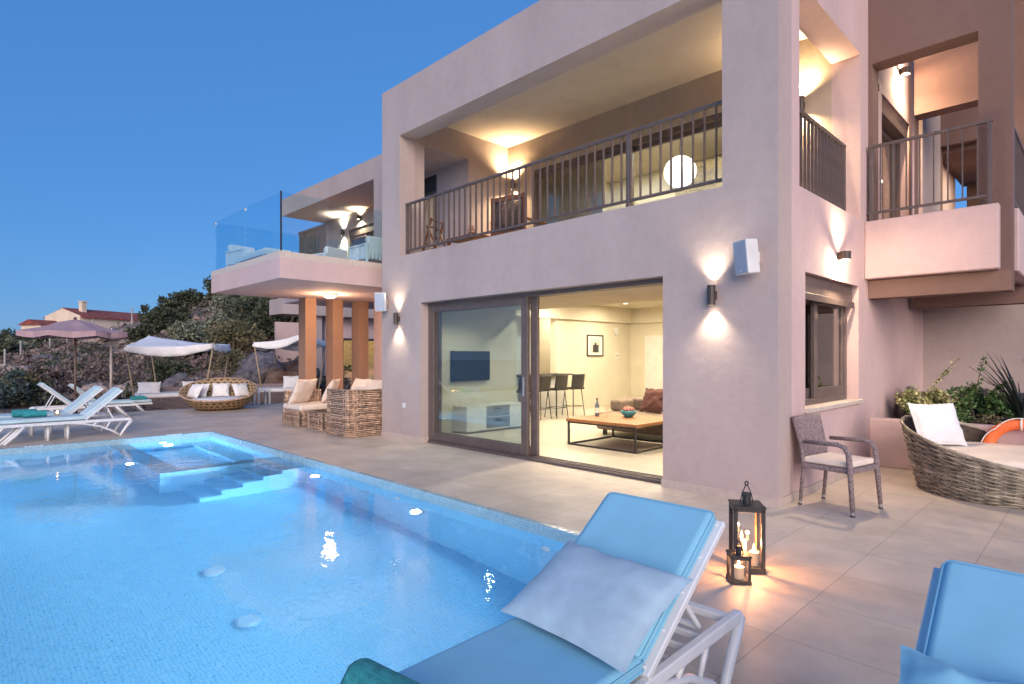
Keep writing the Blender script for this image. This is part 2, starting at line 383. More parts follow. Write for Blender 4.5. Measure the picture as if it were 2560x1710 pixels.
def wall_grid(mb, axis, a, z, t, holes):
    """a wall with rectangular holes as one clean shell. axis 'x': runs along x, t = (y0, y1); axis 'y': runs along y, t = (x0, x1)"""
    A = sorted({a[0], a[1], *[h[0] for h in holes], *[h[1] for h in holes]}); Z = sorted({z[0], z[1], *[h[2] for h in holes], *[h[3] for h in holes]})
    A = [q for q in A if a[0] <= q <= a[1]]; Z = [q for q in Z if z[0] <= q <= z[1]]
    def solid(i, j):
        if i < 0 or j < 0 or i >= len(A) - 1 or j >= len(Z) - 1: return False
        ca, cz = (A[i] + A[i+1]) / 2, (Z[j] + Z[j+1]) / 2
        return not any(h[0] < ca < h[1] and h[2] < cz < h[3] for h in holes)
    def P(u, w, zz): return (u, w, zz) if axis == 'x' else (w, u, zz)
    for i in range(len(A) - 1):
        for j in range(len(Z) - 1):
            if not solid(i, j): continue
            a0, a1, z0, z1 = A[i], A[i+1], Z[j], Z[j+1]
            q = []
            q.append([P(a0,t[0],z0),P(a1,t[0],z0),P(a1,t[0],z1),P(a0,t[0],z1)]); q.append([P(a0,t[1],z0),P(a0,t[1],z1),P(a1,t[1],z1),P(a1,t[1],z0)])
            if not solid(i-1, j): q.append([P(a0,t[0],z0),P(a0,t[0],z1),P(a0,t[1],z1),P(a0,t[1],z0)])
            if not solid(i+1, j): q.append([P(a1,t[0],z0),P(a1,t[1],z0),P(a1,t[1],z1),P(a1,t[0],z1)])
            if not solid(i, j-1): q.append([P(a0,t[0],z0),P(a0,t[1],z0),P(a1,t[1],z0),P(a1,t[0],z0)])
            if not solid(i, j+1): q.append([P(a0,t[0],z1),P(a1,t[0],z1),P(a1,t[1],z1),P(a0,t[1],z1)])
            for k in q: mb.add(k, [(0, 1, 2, 3) if axis == 'x' else (3, 2, 1, 0)])
    return mb
def pillow(w, d, t, seed=0, n=26, wr=.006):
    mb = MB(); rng = random.Random(seed); o = Vector((rng.uniform(0, 50), rng.uniform(0, 50), 0))
    def pt(u, v, sgn):
        x = w/2 * u * (1 - .07 * (1 - v*v) * abs(u)**2); y = d/2 * v * (1 - .07 * (1 - u*u) * abs(v)**2)
        h = t/2 * max(0, (1 - abs(u)**3.0)) ** .6 * max(0, (1 - abs(v)**3.0)) ** .6
        q = noise.noise(Vector((u*2.2, v*2.2, 0)) + o) * wr * 2 + noise.noise(Vector((u*6, v*3, 3)) + o) * wr
        q2 = .9*wr * sin(13*v + 4*noise.noise(Vector((u*2, v*2, 9)) + o)) * (max(0, abs(u) - .45)/.55) * (1 - v*v) + .6*wr * sin(11*u + 3*noise.noise(Vector((u*2, v*2, 4)) + o)) * (max(0, abs(v) - .5)/.5) * (1 - u*u)
        return (x + q, y + q, sgn * (h + (q + q2 if h > 0 else 0)))
    vs = []
    for sgn in (1, -1):
        for i in range(n + 1):
            for j in range(n + 1): vs.append(pt(-1 + 2*i/n, -1 + 2*j/n, sgn))
    m = (n + 1) ** 2; fs = []
    for i in range(n):
        for j in range(n):
            a = i*(n+1) + j; q = (a, a + n + 1, a + n + 2, a + 1)
            fs.append(q); fs.append(tuple(m + k for k in reversed(q)))
    mb.add(vs, fs)
    for i in range(n):      # stitch the rim
        for a, b in (((0, i), (0, i+1)), ((n, i+1), (n, i)), ((i+1, 0), (i, 0)), ((i, n), (i+1, n))):
            p, q = a[0]*(n+1)+a[1], b[0]*(n+1)+b[1]; mb.f.append((p, q, q + m, p + m))
    return mb
def cloud(mb, c, r, n, size, rng, shell=.45, flat=1.0, asp=.5):
    """n leaf-sized faces through an ellipsoid"""
    for _ in range(n):
        d = Vector((rng.gauss(0, 1), rng.gauss(0, 1), rng.gauss(0, 1))).normalized()
        k = shell + (1 - shell) * rng.random() ** .6
        p = Vector((c[0] + d.x*r[0]*k, c[1] + d.y*r[1]*k, c[2] + d.z*r[2]*k))
        a = (d * .6 + Vector((rng.uniform(-1,1), rng.uniform(-1,1), rng.uniform(-.6,1)*flat))).normalized()
        b = a.cross(Vector((rng.uniform(-1,1), rng.uniform(-1,1), rng.uniform(-1,1)))).normalized()
        s = size * rng.uniform(.6, 1.4); o = len(mb.v)
        mb.v += [tuple(p - a*s*.5), tuple(p + b*s*asp*.5), tuple(p + a*s*.5), tuple(p - b*s*asp*.5)]; mb.f.append((o, o+1, o+2, o+3))
def rock(c, r, seed, sub=3, amp=.35, sq=(1, 1, 1)):
    import bmesh
    bm = bmesh.new(); bmesh.ops.create_icosphere(bm, subdivisions=sub, radius=1)
    mb = MB(); o = Vector((seed * 7.3, seed * 3.1, seed))
    for v in bm.verts:
        n1 = noise.noise(v.co * 1.1 + o) * amp + noise.noise(v.co * 2.7 + o) * amp * .45 + noise.noise(v.co * 6 + o) * amp * .2
        cell = noise.cell(v.co * 1.6 + o) * .10
        p = v.co * (1 + n1 + cell); mb.v.append((c[0] + p.x*r*sq[0], c[1] + p.y*r*sq[1], c[2] + p.z*r*sq[2]))
    bm.verts.index_update(); mb.f = [tuple(v.index for v in f.verts) for f in bm.faces]; bm.free(); return mb
def weave(mb, path, levels, n, amp, r, per, sides=5, rng=None):
    """horizontal strands woven in and out round the stakes. path(t, s) -> Vector; s = 0..1 up the wall"""
    rng = rng or random.Random(1)
    for k in range(levels):
        s = k / (levels - 1); pts = []; ph = rng.uniform(-.25, .25)
        for i in range(n):
            t = i / n; p = path(t, s); q = path(t + 1e-3, s); d = (q - p); nn = Vector((d.y, -d.x, 0)).normalized()
            o = sin(pi * per * t + pi * k + ph) * amp
            pts.append(p + nn * o + Vector((0, 0, noise.noise(Vector((t * 40, k * 1.7, 0))) * r * .7)))
        mb.tube(pts, r, sides, closed=True)
    return mb

# ------------------------------------------------------------------ terrace, pool
XE, XW, YN = .25, -10.1, -2.12           # pool: near end, far end, house side
def struct(name, mb, mat, **k): return tag(mb.build(name, mat, **k), kind='structure')
t = MB(); t.box(-16.05, XW-.06, -14, 1.0, -.3, 0); t.box(XW-.06, 10, YN+.06, 1.0, -.3, 0); t.box(XE+.06, 10, -14, YN+.06, -.3, 0); t.box(-16.05, 10, 1.0, 16, -.3, 0)
struct('terrace', t, 'terrace_tile')
b = MB(); b.box(XW-.06, XE+.06, -12, YN+.06, -1.6, -1.35)
b.box(XW-.06, XE+.06, YN, YN+.06, -1.35, .004); b.box(XW-.06, XW, -12, YN, -1.35, .004); b.box(XE, XE+.06, -12, YN, -1.35, .004); b.box(XW-.06, XE+.06, -12.06, -12, -1.6, .004)
# raised spa corner and its steps
b.box(XW, -6.7, -3.8, -3.5, -1.35, -.125); b.box(-6.95, -6.7, -3.5, YN, -1.35, -.125); b.box(XW, -6.95, -3.5, YN, -1.35, -.80)
b.box(XW, -9.65, -3.5, YN, -.80, -.55); b.box(-9.65, -6.95, -2.55, YN, -.80, -.55)
for k in range(5): b.box(-6.7, -5.9, -2.46 - .27*k, YN if k == 0 else -2.46 - .27*(k-1), -1.35, -.25 - .225*k)
struct('pool', b, 'pool_mosaic')
c = MB(); e = .0025
c.box(XW-.062, XE+.062, YN-e, YN+.062, -.11, .007); c.box(XW-.062, XW+e, -12, YN-e, -.11, .007); c.box(XE-e, XE+.062, -12, YN-e, -.11, .007)
struct('pool_coping', c, 'coping_mosaic')
w = MB(); w.add([(XW, -12, -.09), (XE, -12, -.09), (XE, YN, -.09), (XW, YN, -.09)], [(0, 1, 2, 3)])
struct('pool_water', w, 'water')
def pool_light(loc, n, label, energy, out=0):
    o = thing('pool_light', label, 'pool light', loc, 0, 'lights set in the pool walls')
    n = Vector(n); q = n.to_track_quat('Z', 'Y').to_euler()
    MB().lathe([(.085, 0), (.085, .012), (.062, .016)], 20).build('rim', 'steel', o, rot=q)
    MB().lathe([(.058, .016), (.045, .026)], 20).build('lens', 'pool_glow', o, rot=q)
    if out: lamp('pool_lamp', 'POINT', n * out, energy, (.72, .95, 1), o, .06)
    else: lamp('pool_lamp', 'SPOT', n * .06, energy, (.72, .92, 1), o, .05, (-n).to_track_quat('Z', 'Y').to_euler(), 172, .5)
PL = 430
pool_light((XE, -4.6, -.6), (-1, 0, 0), 'added unseen pool light in the end wall under the front lounger', 160)  # unseen lamp, added to lighten the house-side pool wall
pool_light((-5.48, YN, -.52), (0, -1, 0), 'round lit pool light beside the pool steps', PL)
pool_light((-3.07, YN, -.56), (0, -1, 0), 'round lit pool light in front of the sliding glass door', PL)
pool_light((-8.16, -3.8, -.42), (0, -1, 0), 'round lit pool light in the outer wall of the spa', PL)
pool_light((XW, -2.95, -.33), (1, 0, 0), 'bright lit light inside the shallow spa corner', 2000, .4)
pool_light((XE, -8.5, -.6), (-1, 0, 0), 'added unseen pool light in the end wall nearest the viewer', PL)  # out of sight, added to help light the water
for x, y, r, lb in ((-3.56, -4.10, .10, 'round pale drain cover on the pool floor, farther of two'), (-2.47, -4.19, .10, 'round pale drain cover on the pool floor, nearer of two')):
    o = thing('drain_cover', lb, 'drain', (x, y, -1.35), 0, 'drains on the pool floor')
    MB().lathe([(r, 0), (r, .012), (r*.8, .02)], 24).build('plate', 'drain_blue', o)
for x, z, lb in ((-1.17, -.40, 'round white inlet in the pool wall, right of the lights'), (-3.5, -.36, 'round white inlet in the pool wall, left of the nearer light')):
    o = thing('pool_inlet', lb, 'inlet', (x, YN, z), 0, 'inlets in the pool wall')
    MB().lathe([(.05, 0), (.05, .012), (.025, .018)], 18).build('plate', 'white_plastic', o, rot=(radians(90), 0, 0))
for y, lb in ((-4.82, 'small white depth plaque on the pool edge, left one by the loungers'), (-2.75, 'small white depth plaque on the pool edge, right one above the spa')):
    o = thing('depth_plaque', lb, 'plaque', (XW - .045, y, .008), 0, 'depth plaques on the pool edge')
    MB().box(-.07, .045, -.12, .12, 0, .008).build('plate', 'plaque_white', o)
    m = MB(); m.box(-.04, .02, -.09, -.06, .0085, .011)
    for k in range(5): m.box(-.03 + .008*(k % 2), .02, -.03 + .024*k, -.014 + .024*k, .0085, .011)
    m.build('marking', 'mark_dark', o)

# ------------------------------------------------------------------ the villa
V = thing('villa', 'large two storey mauve plastered villa with loggia, balconies and lit rooms beside the pool', 'house')
def vp(name, mb, mat, parent=V, **k): return mb.build(name, mat, parent, **k)
wm = MB()
wall_grid(wm, 'x', (-7.25, 0), (-.2, 6.42), (0, .35), [(-6.02, -1.29, -.001, 2.42), (-6.67, -.58, 3.3, 5.48)])
vp('wall', wm, 'plaster')
wm = MB()
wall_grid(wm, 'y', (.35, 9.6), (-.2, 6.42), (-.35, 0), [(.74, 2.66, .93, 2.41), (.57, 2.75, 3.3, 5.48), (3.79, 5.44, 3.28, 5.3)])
wm.box(-.58, -.35, .35, .57, 3.3, 5.48); vp('wall', wm, 'plaster_lit')
wm = MB()
wall_grid(wm, 'y', (.35, 6.46), (-.2, 6.42), (-7.25, -6.70), [(.57, 1.65, 3.3, 5.46), (3.0, 6.461, -.001, 2.93)])
vp('wall', wm, 'plaster')
wm = MB(); wall_grid(wm, 'x', (-6.70, -.35), (3.25, 5.95), (2.75, 2.95), [(-5.95, -1.0, 3.249, 5.3)]); vp('wall', wm, 'loggia_paint')
vp('ceiling', MB().box(-6.70, -.35, .35, 9.4, 5.95, 6.40), 'soffit')
vp('floor', MB().box(-6.70, -.35, .35, 9.4, 2.95, 3.25), 'room_paint')
vp('skirting', MB().box(-7.262, -6.006, -.014, 0, 0, .085).box(-6.02, -6.006, 0, .16, 0, .085), 'skirting'); vp('skirting', MB().box(-1.304, .014, -.014, 0, 0, .085).box(-1.304, -1.29, 0, .16, 0, .085).box(0, .014, 0, 3.18, 0, .085), 'skirting')
# living room inside
vp('room_floor', MB().box(-9.6, -.35, .36, 9.4, -.05, .008), 'room_tile')
rm = MB(); rm.box(-6.70, -6.69, .351, 3.0, .008, 2.5); rm.box(-9.7, -9.6, 2.8, 9.4, 0, 2.95); rm.box(-8.3, -8.1, 5.9, 9.4, .008, 2.95); rm.box(-9.6, -.35, 9.4, 9.6, 0, 2.95)
rm.box(-9.6, -7.25, 2.8, 3.0, 0, 2.95); rm.box(-.36, -.35, .351, .74, .008, 2.5); rm.box(-.36, -.35, 2.66, 9.4, .008, 2.5); rm.box(-.36, -.35, .74, 2.66, .008, .93)
rm.box(-3.0, -2.8, 6.8, 9.4, .008, 2.95)
vp('room_wall', rm, 'room_paint')
vp('room_ceiling', MB().box(-9.6, -7.25, 3.0, 9.4, 2.95, 3.1).box(-7.25, -6.70, 6.461, 9.4, 2.95, 3.1).box(-6.69, -.36, .351, 3.3, 2.5, 2.949).box(-8.1, -7.99, 3.3, 9.4, 2.5, 2.949).box(-7.99, -.36, 9.29, 9.4, 2.5, 2.949).box(-6.7, -.36, 3.301, 9.28, 2.93, 2.949), 'room_paint')
vp('room_door', MB().box(-7.55, -6.65, 9.35, 9.4, .01, 2.12), 'cabinet_white'); vp('room_door', MB().box(-9.6, -9.55, 4.6, 5.4, .01, 2.15), 'cabinet_white')
vp('door_frame', MB().box(-7.65, -7.55, 9.33, 9.4, .01, 2.22).box(-6.65, -6.55, 9.33, 9.4, .01, 2.22).box(-7.55, -6.65, 9.33, 9.4, 2.12, 2.22), 'room_paint')
# upper room
rm = MB(); rm.box(-6.69, -.36, 6.4, 6.5, 3.25, 5.94); rm.box(-6.695, -6.68, 2.96, 6.39, 3.26, 5.94); rm.box(-.37, -.355, 2.96, 3.79, 3.26, 5.94)
vp('room_wall', rm, 'room_paint')
vp('feature_wall', MB().box(-4.25, -2.7, 5.4, 5.6, 3.26, 5.55), 'stone_inside'); vp('room_wall', MB().box(-6.68, -4.85, 3.62, 3.72, 3.26, 5.94), 'room_paint')
# downlights with their lamps
def downlight(x, y, z, e, name='downlight', spot=0):
    d = MB().lathe([(.06, 0), (.06, -.008), (.05, -.012)], 16).build(name, 'down_glow', V, loc=(x, y, z))
    if spot: lamp('room_lamp', 'SPOT', (0, 0, -.02), e, (1, .86, .62), d, .04, (0, 0, 0), spot, .6)
    else: lamp('room_lamp', 'AREA', (0, 0, -.03), e, (1, .86, .62), d, .12)
for x, y in ((-5.6, 3.9), (-3.6, 3.9), (-1.6, 3.9)): downlight(x, y, 2.93, 75)
for x, y in ((-7.2, 5.2), (-6.9, 7.4), (-4.6, 5.6), (-4.6, 8.0), (-1.6, 6.0)): downlight(x, y, 2.93, 70)
for x, y in ((-5.6, 1.2), (-3.6, 1.2), (-1.7, 1.2)): downlight(x, y, 2.5, 190, 'downlight', 150)
downlight(-8.8, 4.2, 2.95, 60); downlight(-8.9, 7.4, 2.95, 40)
for x, y in ((-5.2, 4.6), (-2.2, 4.2)): downlight(x, y, 5.95, 240)

# ---- big sliding door: two leaves parked on the left, right half open
def leaf(parent_name, x0, x1, z0, z1, y0, y1, sl, sr, st, sb, pane='pane', parent=V, axis='x', handle=None):
    fr = MB()
    def bx(a0, a1, c0, c1): fr.box(a0, a1, y0, y1, c0, c1) if axis == 'x' else fr.box(y0, y1, a0, a1, c0, c1)
    bx(x0, x0+sl, z0, z1); bx(x1-sr, x1, z0, z1); bx(x0+sl, x1-sr, z1-st, z1); bx(x0+sl, x1-sr, z0, z0+sb)
    f = vp(parent_name, fr, 'bronze', parent, bevel=.004, seg=1)
    ym = (y0 + y1) / 2
    p = MB()
    if axis == 'x': p.box(x0+sl-.004, x1-sr+.004, ym-.006, ym+.006, z0+sb-.004, z1-st+.004)
    else: p.box(ym-.006, ym+.006, x0+sl-.004, x1-sr+.004, z0+sb-.004, z1-st+.004)
    p.build('pane', pane, f)
    if handle: MB().box(x1-sr*.6, x1-sr*.35, y0-.03, y0-.002, handle-.14, handle+.14).build('handle', 'steel', f, bevel=.006)
    return f
fr = MB(); fr.box(-6.02, -5.96, .16, .35, .0, 2.42); fr.box(-5.96, -1.29, .16, .35, 2.36, 2.42); fr.box(-5.96, -1.29, .10, .35, 0, .035)
for y in (.145, .215, .285): fr.box(-5.96, -1.29, y, y+.03, .035, .05)
vp('door_frame', fr, 'bronze', bevel=.003, seg=1)
leaf('sliding_door', -5.96, -3.62, .05, 2.36, .17, .225, .085, .13, .10, .13, handle=1.05)
leaf('sliding_door', -5.90, -3.50, .05, 2.36, .25, .305, .085, .13, .10, .13, 'pane')
# ---- side window with a roller shutter box
vp('sill', MB().box(-.2, .045, .69, 2.73, .885, .932), 'sill_stone', bevel=.004)
fr = MB(); fr.box(-.27, -.12, .742, .80, .932, 2.2); fr.box(-.27, -.12, 2.52, 2.60, .932, 2.2); fr.box(-.27, -.12, .80, 2.52, .932, 1.0)
w = vp('window', fr, 'bronze', bevel=.003, seg=1)
MB().box(-.30, -.06, .742, 2.62, 2.2, 2.408).build('shutter_box', 'bronze', w, bevel=.008)
MB().box(-.05, -.03, .742, 2.60, 2.12, 2.20).build('shutter_slat', 'bronze', w, bevel=.006)
leaf('window_sash', 1.42, 2.52, 1.0, 2.2, -.175, -.13, .11, .10, .09, .12, 'pane_side', V, 'y')
leaf('window_sash', 1.10, 2.40, 1.0, 2.2, -.235, -.19, .12, .10, .09, .12, 'pane_side', V, 'y')
MB().box(-.12, -.10, .90, .93, 1.2, 1.9).build('handle', 'steel', w, bevel=.004)
vp('curtain', MB().box(-.31, -.30, .80, 2.55, .95, 2.2), 'sofa_fabric')
# ---- loggia doors
fr = MB(); fr.box(-5.95, -5.88, 2.77, 2.93, 3.25, 5.3); fr.box(-5.88, -1.0, 2.77, 2.93, 5.20, 5.3); fr.box(-1.07, -1.0, 2.77, 2.93, 3.25, 5.2)
vp('door_frame', fr, 'bronze', bevel=.003, seg=1)
leaf('sliding_door', -5.88, -3.60, 3.27, 5.2, 2.79, 2.835, .09, .12, .08, .10)
leaf('sliding_door', -3.74, -1.07, 3.27, 5.2, 2.86, 2.905, .12, .09, .08, .10)
# ---- railings
def railing(axis, a0, a1, c, z0, z1, n, posts, flat=.034, thin=.012, legs=True):
    """handrail and bottom rail with balusters between, along x at y = c or along y at x = c"""
    def bx(m, u0, u1, d, q0, q1): return m.box(u0, u1, c-d/2, c+d/2, q0, q1) if axis == 'x' else m.box(c-d/2, c+d/2, u0, u1, q0, q1)
    m = MB(); bx(m, a0, a1, .05, z1-.035, z1); r = vp('railing', m, 'rail_metal', bevel=.003, seg=1)
    m = MB(); bx(m, a0, a1, .04, z0, z0+.03); m.build('bottom_rail', 'rail_metal', r)
    bm = MB(); bx(bm, -thin/2, thin/2, flat, z0+.03, z1-.035) if axis == 'x' else bm.box(c-flat/2, c+flat/2, -thin/2, thin/2, z0+.03, z1-.035)
    first = None
    for i in range(1, n):
        u = a0 + (a1 - a0) * i / n
        if any(abs(u - q) < .03 for q in posts): continue
        if first is None: first = bm.build('baluster', 'rail_metal', r); o = first
        else: o = first.copy(); COL.objects.link(o); o.parent = r
        o.location = (u, 0, 0) if axis == 'x' else (0, u, 0)
    for q in posts:
        p = MB(); bx(p, q-.022, q+.022, .044, z0-.10, z1-.035); p.build('post', 'rail_metal', r, bevel=.003, seg=1)
    return r
railing('x', -6.67, -.58, .15, 3.40, 4.275, 44, (-6.645, -1.86, -.605))
railing('y', .57, 2.60, -.15, 3.34, 4.275, 17, (.595, 2.575))
# ---- wing with the cantilevered balcony on the left
vp('balcony', MB().box(-12.05, -8.29, -1.5, 2.3, 2.93, 3.31).box(-12.05, -7.25, 2.3, 6.4, 2.93, 3.31).box(-8.29, -7.25, 1.75, 2.3, 2.93, 3.31), 'plaster_lit')
vp('balcony_kerb', MB().box(-12.052, -8.288, -1.502, -1.36, 3.31, 3.425).box(-8.43, -8.288, -1.36, .95, 3.31, 3.425).box(-12.052, -11.91, -1.36, 2.3, 3.31, 3.425), 'sill_stone')
gb = vp('glass_balustrade', MB().box(-8.31, -8.285, -1.485, -1.46, 3.425, 4.52), 'dark_metal')
for x0, x1 in ((-11.85, -10.075), (-10.055, -8.315)): MB().box(x0, x1, -1.478, -1.466, 3.36, 4.515).build('pane', 'balustrade_glass', gb)
MB().box(-8.304, -8.292, -1.455, .93, 3.36, 4.515).build('pane', 'balustrade_glass', gb)
MB().box(-11.87, -11.858, -1.455, 2.2, 3.36, 4.515).build('pane', 'balustrade_glass', gb)
for x in (-11.86, -10.065): MB().box(x-.012, x+.012, -1.49, -1.455, 4.47, 4.525).build('clip', 'steel', gb)
wm = MB(); wall_grid(wm, 'x', (-14.2, -9.0), (3.31, 5.5), (2.3, 2.5), [(-12.75, -11.0, 3.309, 5.05)])
wall_grid(wm, 'x', (-9.0, -7.25), (3.31, 5.5), (1.75, 1.95), [(-8.85, -7.88, 3.309, 5.45)])
wm.box(-9.32, -8.75, 1.07, 1.45, 3.31, 5.5); wm.box(-14.2, -14.0, 2.5, 6.4, 3.31, 5.5); wm.box(-9.0, -8.9, 1.95, 2.3, 3.31, 5.5); wm.box(-14.0, -7.25, 6.2, 6.4, 3.31, 5.5)
vp('wall', wm, 'plaster')
vp('roof_slab', MB().box(-14.27, -7.25, 1.07, 6.4, 5.5, 5.98), 'plaster')
vp('floor', MB().box(-14.2, -12.05, 2.3, 6.4, 3.0, 3.31).box(-14.2, -12.05, 1.07, 2.3, 3.0, 3.31), 'plaster_lit')
leaf('sliding_door', -12.75, -11.8, 3.32, 4.85, 2.36, 2.41, .08, .08, .08, .1); leaf('sliding_door', -11.85, -11.0, 3.32, 4.85, 2.43, 2.48, .08, .08, .08, .1)
vp('shutter_box', MB().box(-12.74, -11.01, 2.34, 2.52, 4.85, 5.045), 'bronze')
leaf('balcony_door', -8.85, -7.88, 3.32, 5.12, 1.80, 1.86, .08, .08, .08, .1); vp('shutter_box', MB().box(-8.84, -7.89, 1.78, 1.97, 5.12, 5.445), 'dark_metal')
downlight(-8.3, 3.4, 5.5, 60); downlight(-12, 4.2, 5.5, 8)
ss = MB()
for i in range(17): ss.box(-13.0 + .09*i, -12.97 + .09*i, 1.0, 1.04, 3.36, 4.78)
ss.box(-13.05, -11.5, .99, 1.05, 4.78, 4.84); ss.box(-13.05, -11.5, .99, 1.05, 3.31, 3.36); vp('slat_screen', ss, 'bronze')
vp('wall', MB().box(-11.35, -7.25, 2.3, 2.5, 0, 2.93), 'plaster_lit')
for y in (.46, 1.19, 1.92): vp('column', MB().box(-11.84, -11.46, y, y+.28, 0, 2.93), 'column_paint')
# ---- brown framed balconies on the right
vp('side_balcony', MB().box(0, 1.39, 2.93, 3.1, 2.53, 3.30).box(0, 1.39, 3.1, 6.2, 2.55, 3.28).box(1.39, 1.53, 3.42, 6.0, 2.53, 3.30), 'plaster_lit', bevel=.012, seg=1)
fr = MB(); wall_grid(fr, 'x', (.004, 1.49), (2.28, 7.4), (3.101, 3.40), [(.05, 1.18, 2.54, 5.46)])
vp('portal_frame', fr, 'terracotta')
fr = MB(); wall_grid(fr, 'x', (.1, 1.75), (2.27, 7.4), (5.3, 5.6), [(.101, 1.30, 2.47, 5.38)]); vp('portal_frame', fr, 'terracotta')
fr = MB(); wall_grid(fr, 'x', (.1, 1.75), (2.3, 7.4), (7.4, 7.6), [(.101, 1.4, 3.2, 5.40)]); vp('portal_frame', fr, 'terracotta')
vp('wall', MB().box(-.35, .1, 5.9, 7.6, 2.3, 7.4).box(-.35, 5, 6.46, 6.7, -.2, 3.2), 'plaster')
vp('roof_slab', MB().box(0, 1.75, 7.6, 10.5, 5.3, 5.5), 'terracotta'); vp('roof_slab', MB().box(1.49, 1.75, 3.1, 5.3, 7.0, 7.4), 'terracotta')
vp('wall', MB().box(.1, 1.4, 10.3, 10.5, 4.75, 5.3).box(1.4, 1.6, 7.6, 10.3, 3.2, 5.3), 'column_paint')
railing('x', .02, 1.33, 3.015, 3.40, 4.32, 9, (.06, 1.30)); railing('y', 3.5, 5.2, 1.46, 3.40, 4.32, 11, (3.53, 5.15))
fr = MB(); fr.box(-.28, -.12, 3.79, 3.86, 3.28, 5.05); fr.box(-.28, -.12, 5.37, 5.44, 3.28, 5.05)
dw = vp('door_frame', fr, 'bronze'); MB().box(-.26, -.02, 3.792, 5.438, 5.05, 5.298).build('shutter_box', 'bronze', dw, bevel=.008)
leaf('sliding_door', 4.2, 5.37, 3.29, 5.05, -.22, -.17, .10, .10, .09, .12, 'pane_side', V, 'y'); leaf('sliding_door', 3.86, 4.9, 3.29, 5.05, -.27, -.235, .10, .10, .09, .12, 'pane_side', V, 'y')
downlight(.8, 8.6, 5.3, 30)
# ---- planter bed
vp('planter_wall', MB().box(.0, 5, 3.18, 3.42, 0, .645), 'plaster_lit', bevel=.01)
s = MB()
nx, ny = 40, 24
for i in range(nx + 1):
    for j in range(ny + 1):
        x = .002 + 4.9*i/nx; y = 3.42 + 3.03*j/ny; s.v.append((x, y, .52 + .13*j/ny + .05*noise.noise(Vector((x*2, y*2, 0)))))
for i in range(nx):
    for j in range(ny): a = i*(ny+1)+j; s.f.append((a, a+ny+1, a+ny+2, a+1))
struct('planter_soil', s, 'soil', smooth=True)
# ---- small wall fittings
vp('socket', MB().box(-6.56, -6.48, -.02, 0, .57, .66), 'white_plastic', bevel=.004)
vp('wall_bracket', MB().box(0, .04, 3.48, 3.52, 5.22, 5.33), 'dark_metal', bevel=.01)

# ------------------------------------------------------------------ wall lamps, speakers
def sconce(loc, n, label, e=22, r=.042, h=.21, off=.072, name='wall_lamp', group='up and down wall lamps', cone=104, col=(1, .83, .60), bare=0):
    n = Vector((*n, 0)); o = thing(name, label, 'wall lamp', loc, atan2(n.y, n.x) + pi/2, group)   # local -y points away from the wall
    m = MB(); m.lathe([(.001, -h/2 + .02), (r*.86, -h/2 + .02), (r*.86, -h/2), (r, -h/2), (r, h/2), (r*.86, h/2), (r*.86, h/2 - .02), (.001, h/2 - .02)], 22, (0, -off, 0)) 
    m.build('housing', 'lamp_metal', o, smooth=False)
    MB().box(-.03, .03, -off + r - .01, 0, -.045, .045).build('bracket', 'lamp_metal', o, bevel=.004)
    for s in (1, -1):
        MB().lathe([(r*.78, 0), (r*.70, .006)] if s > 0 else [(r*.70, -.006), (r*.78, 0)], 18, (0, -off, s*(h/2 - .016))).build('lens', 'lamp_glow', o)
        lamp('lamp_light', 'SPOT', (0, -off, s*(h/2 + .02)), e, col, o, .03, (0 if s < 0 else pi, 0, 0), cone, 1.0)
    if bare: lamp('lens_light', 'POINT', (0, -off, -h/2 - .03), bare, col, o, .02)
    return o
sconce((-.665, 0, 2.145), (0, -1), 'dark up and down wall lamp on the front wall right of the open glass door', 46)
sconce((-6.68, 0, 2.17), (0, -1), 'dark up and down wall lamp on the front wall near the left speaker', 46)
sconce((0, 1.82, 2.70), (1, 0), 'short wall lamp above the side window', 110, .06, .10, .085, cone=125, col=(1, .76, .50), bare=58)
sconce((-6.48, 2.75, 5.10), (0, -1), 'wall lamp at the left end of the loggia back wall', 230, cone=150, col=(1, .70, .38))
sconce((-.72, 2.75, 5.02), (0, -1), 'wall lamp on the loggia back wall seen through the side opening', 230, cone=150, col=(1, .70, .38))
sconce((0, 4.80, 5.93), (1, 0), 'wall lamp above the tall door of the brown framed balcony', 200, .06, .10, .085, cone=150, col=(1, .70, .42), bare=50)
sconce((-12.0, 2.3, 5.27), (0, -1), 'wall lamp above the sliding door on the glass sided balcony', 190, .05, .10, .09, cone=150, col=(1, .74, .45))
sconce((-12.95, 2.3, 5.0), (0, -1), 'wall lamp left of the sliding door on the glass sided balcony', 190, .04, .18, cone=130)
o = thing('ceiling_lamp', 'round glowing lamp under the cantilevered balcony', 'ceiling lamp', (-10.29, .5, 2.93))
MB().lathe([(.17, 0), (.17, -.03), (.16, -.035)], 28).build('base', 'white_plastic', o)
MB().lathe([(.15, -.036), (.14, -.06), (.09, -.085), (.03, -.095)], 28).build('shade', 'ceiling_glow', o, smooth=True)
lamp('lamp_light', 'POINT', (0, 0, -.2), 80, (1, .66, .38), o, .1)
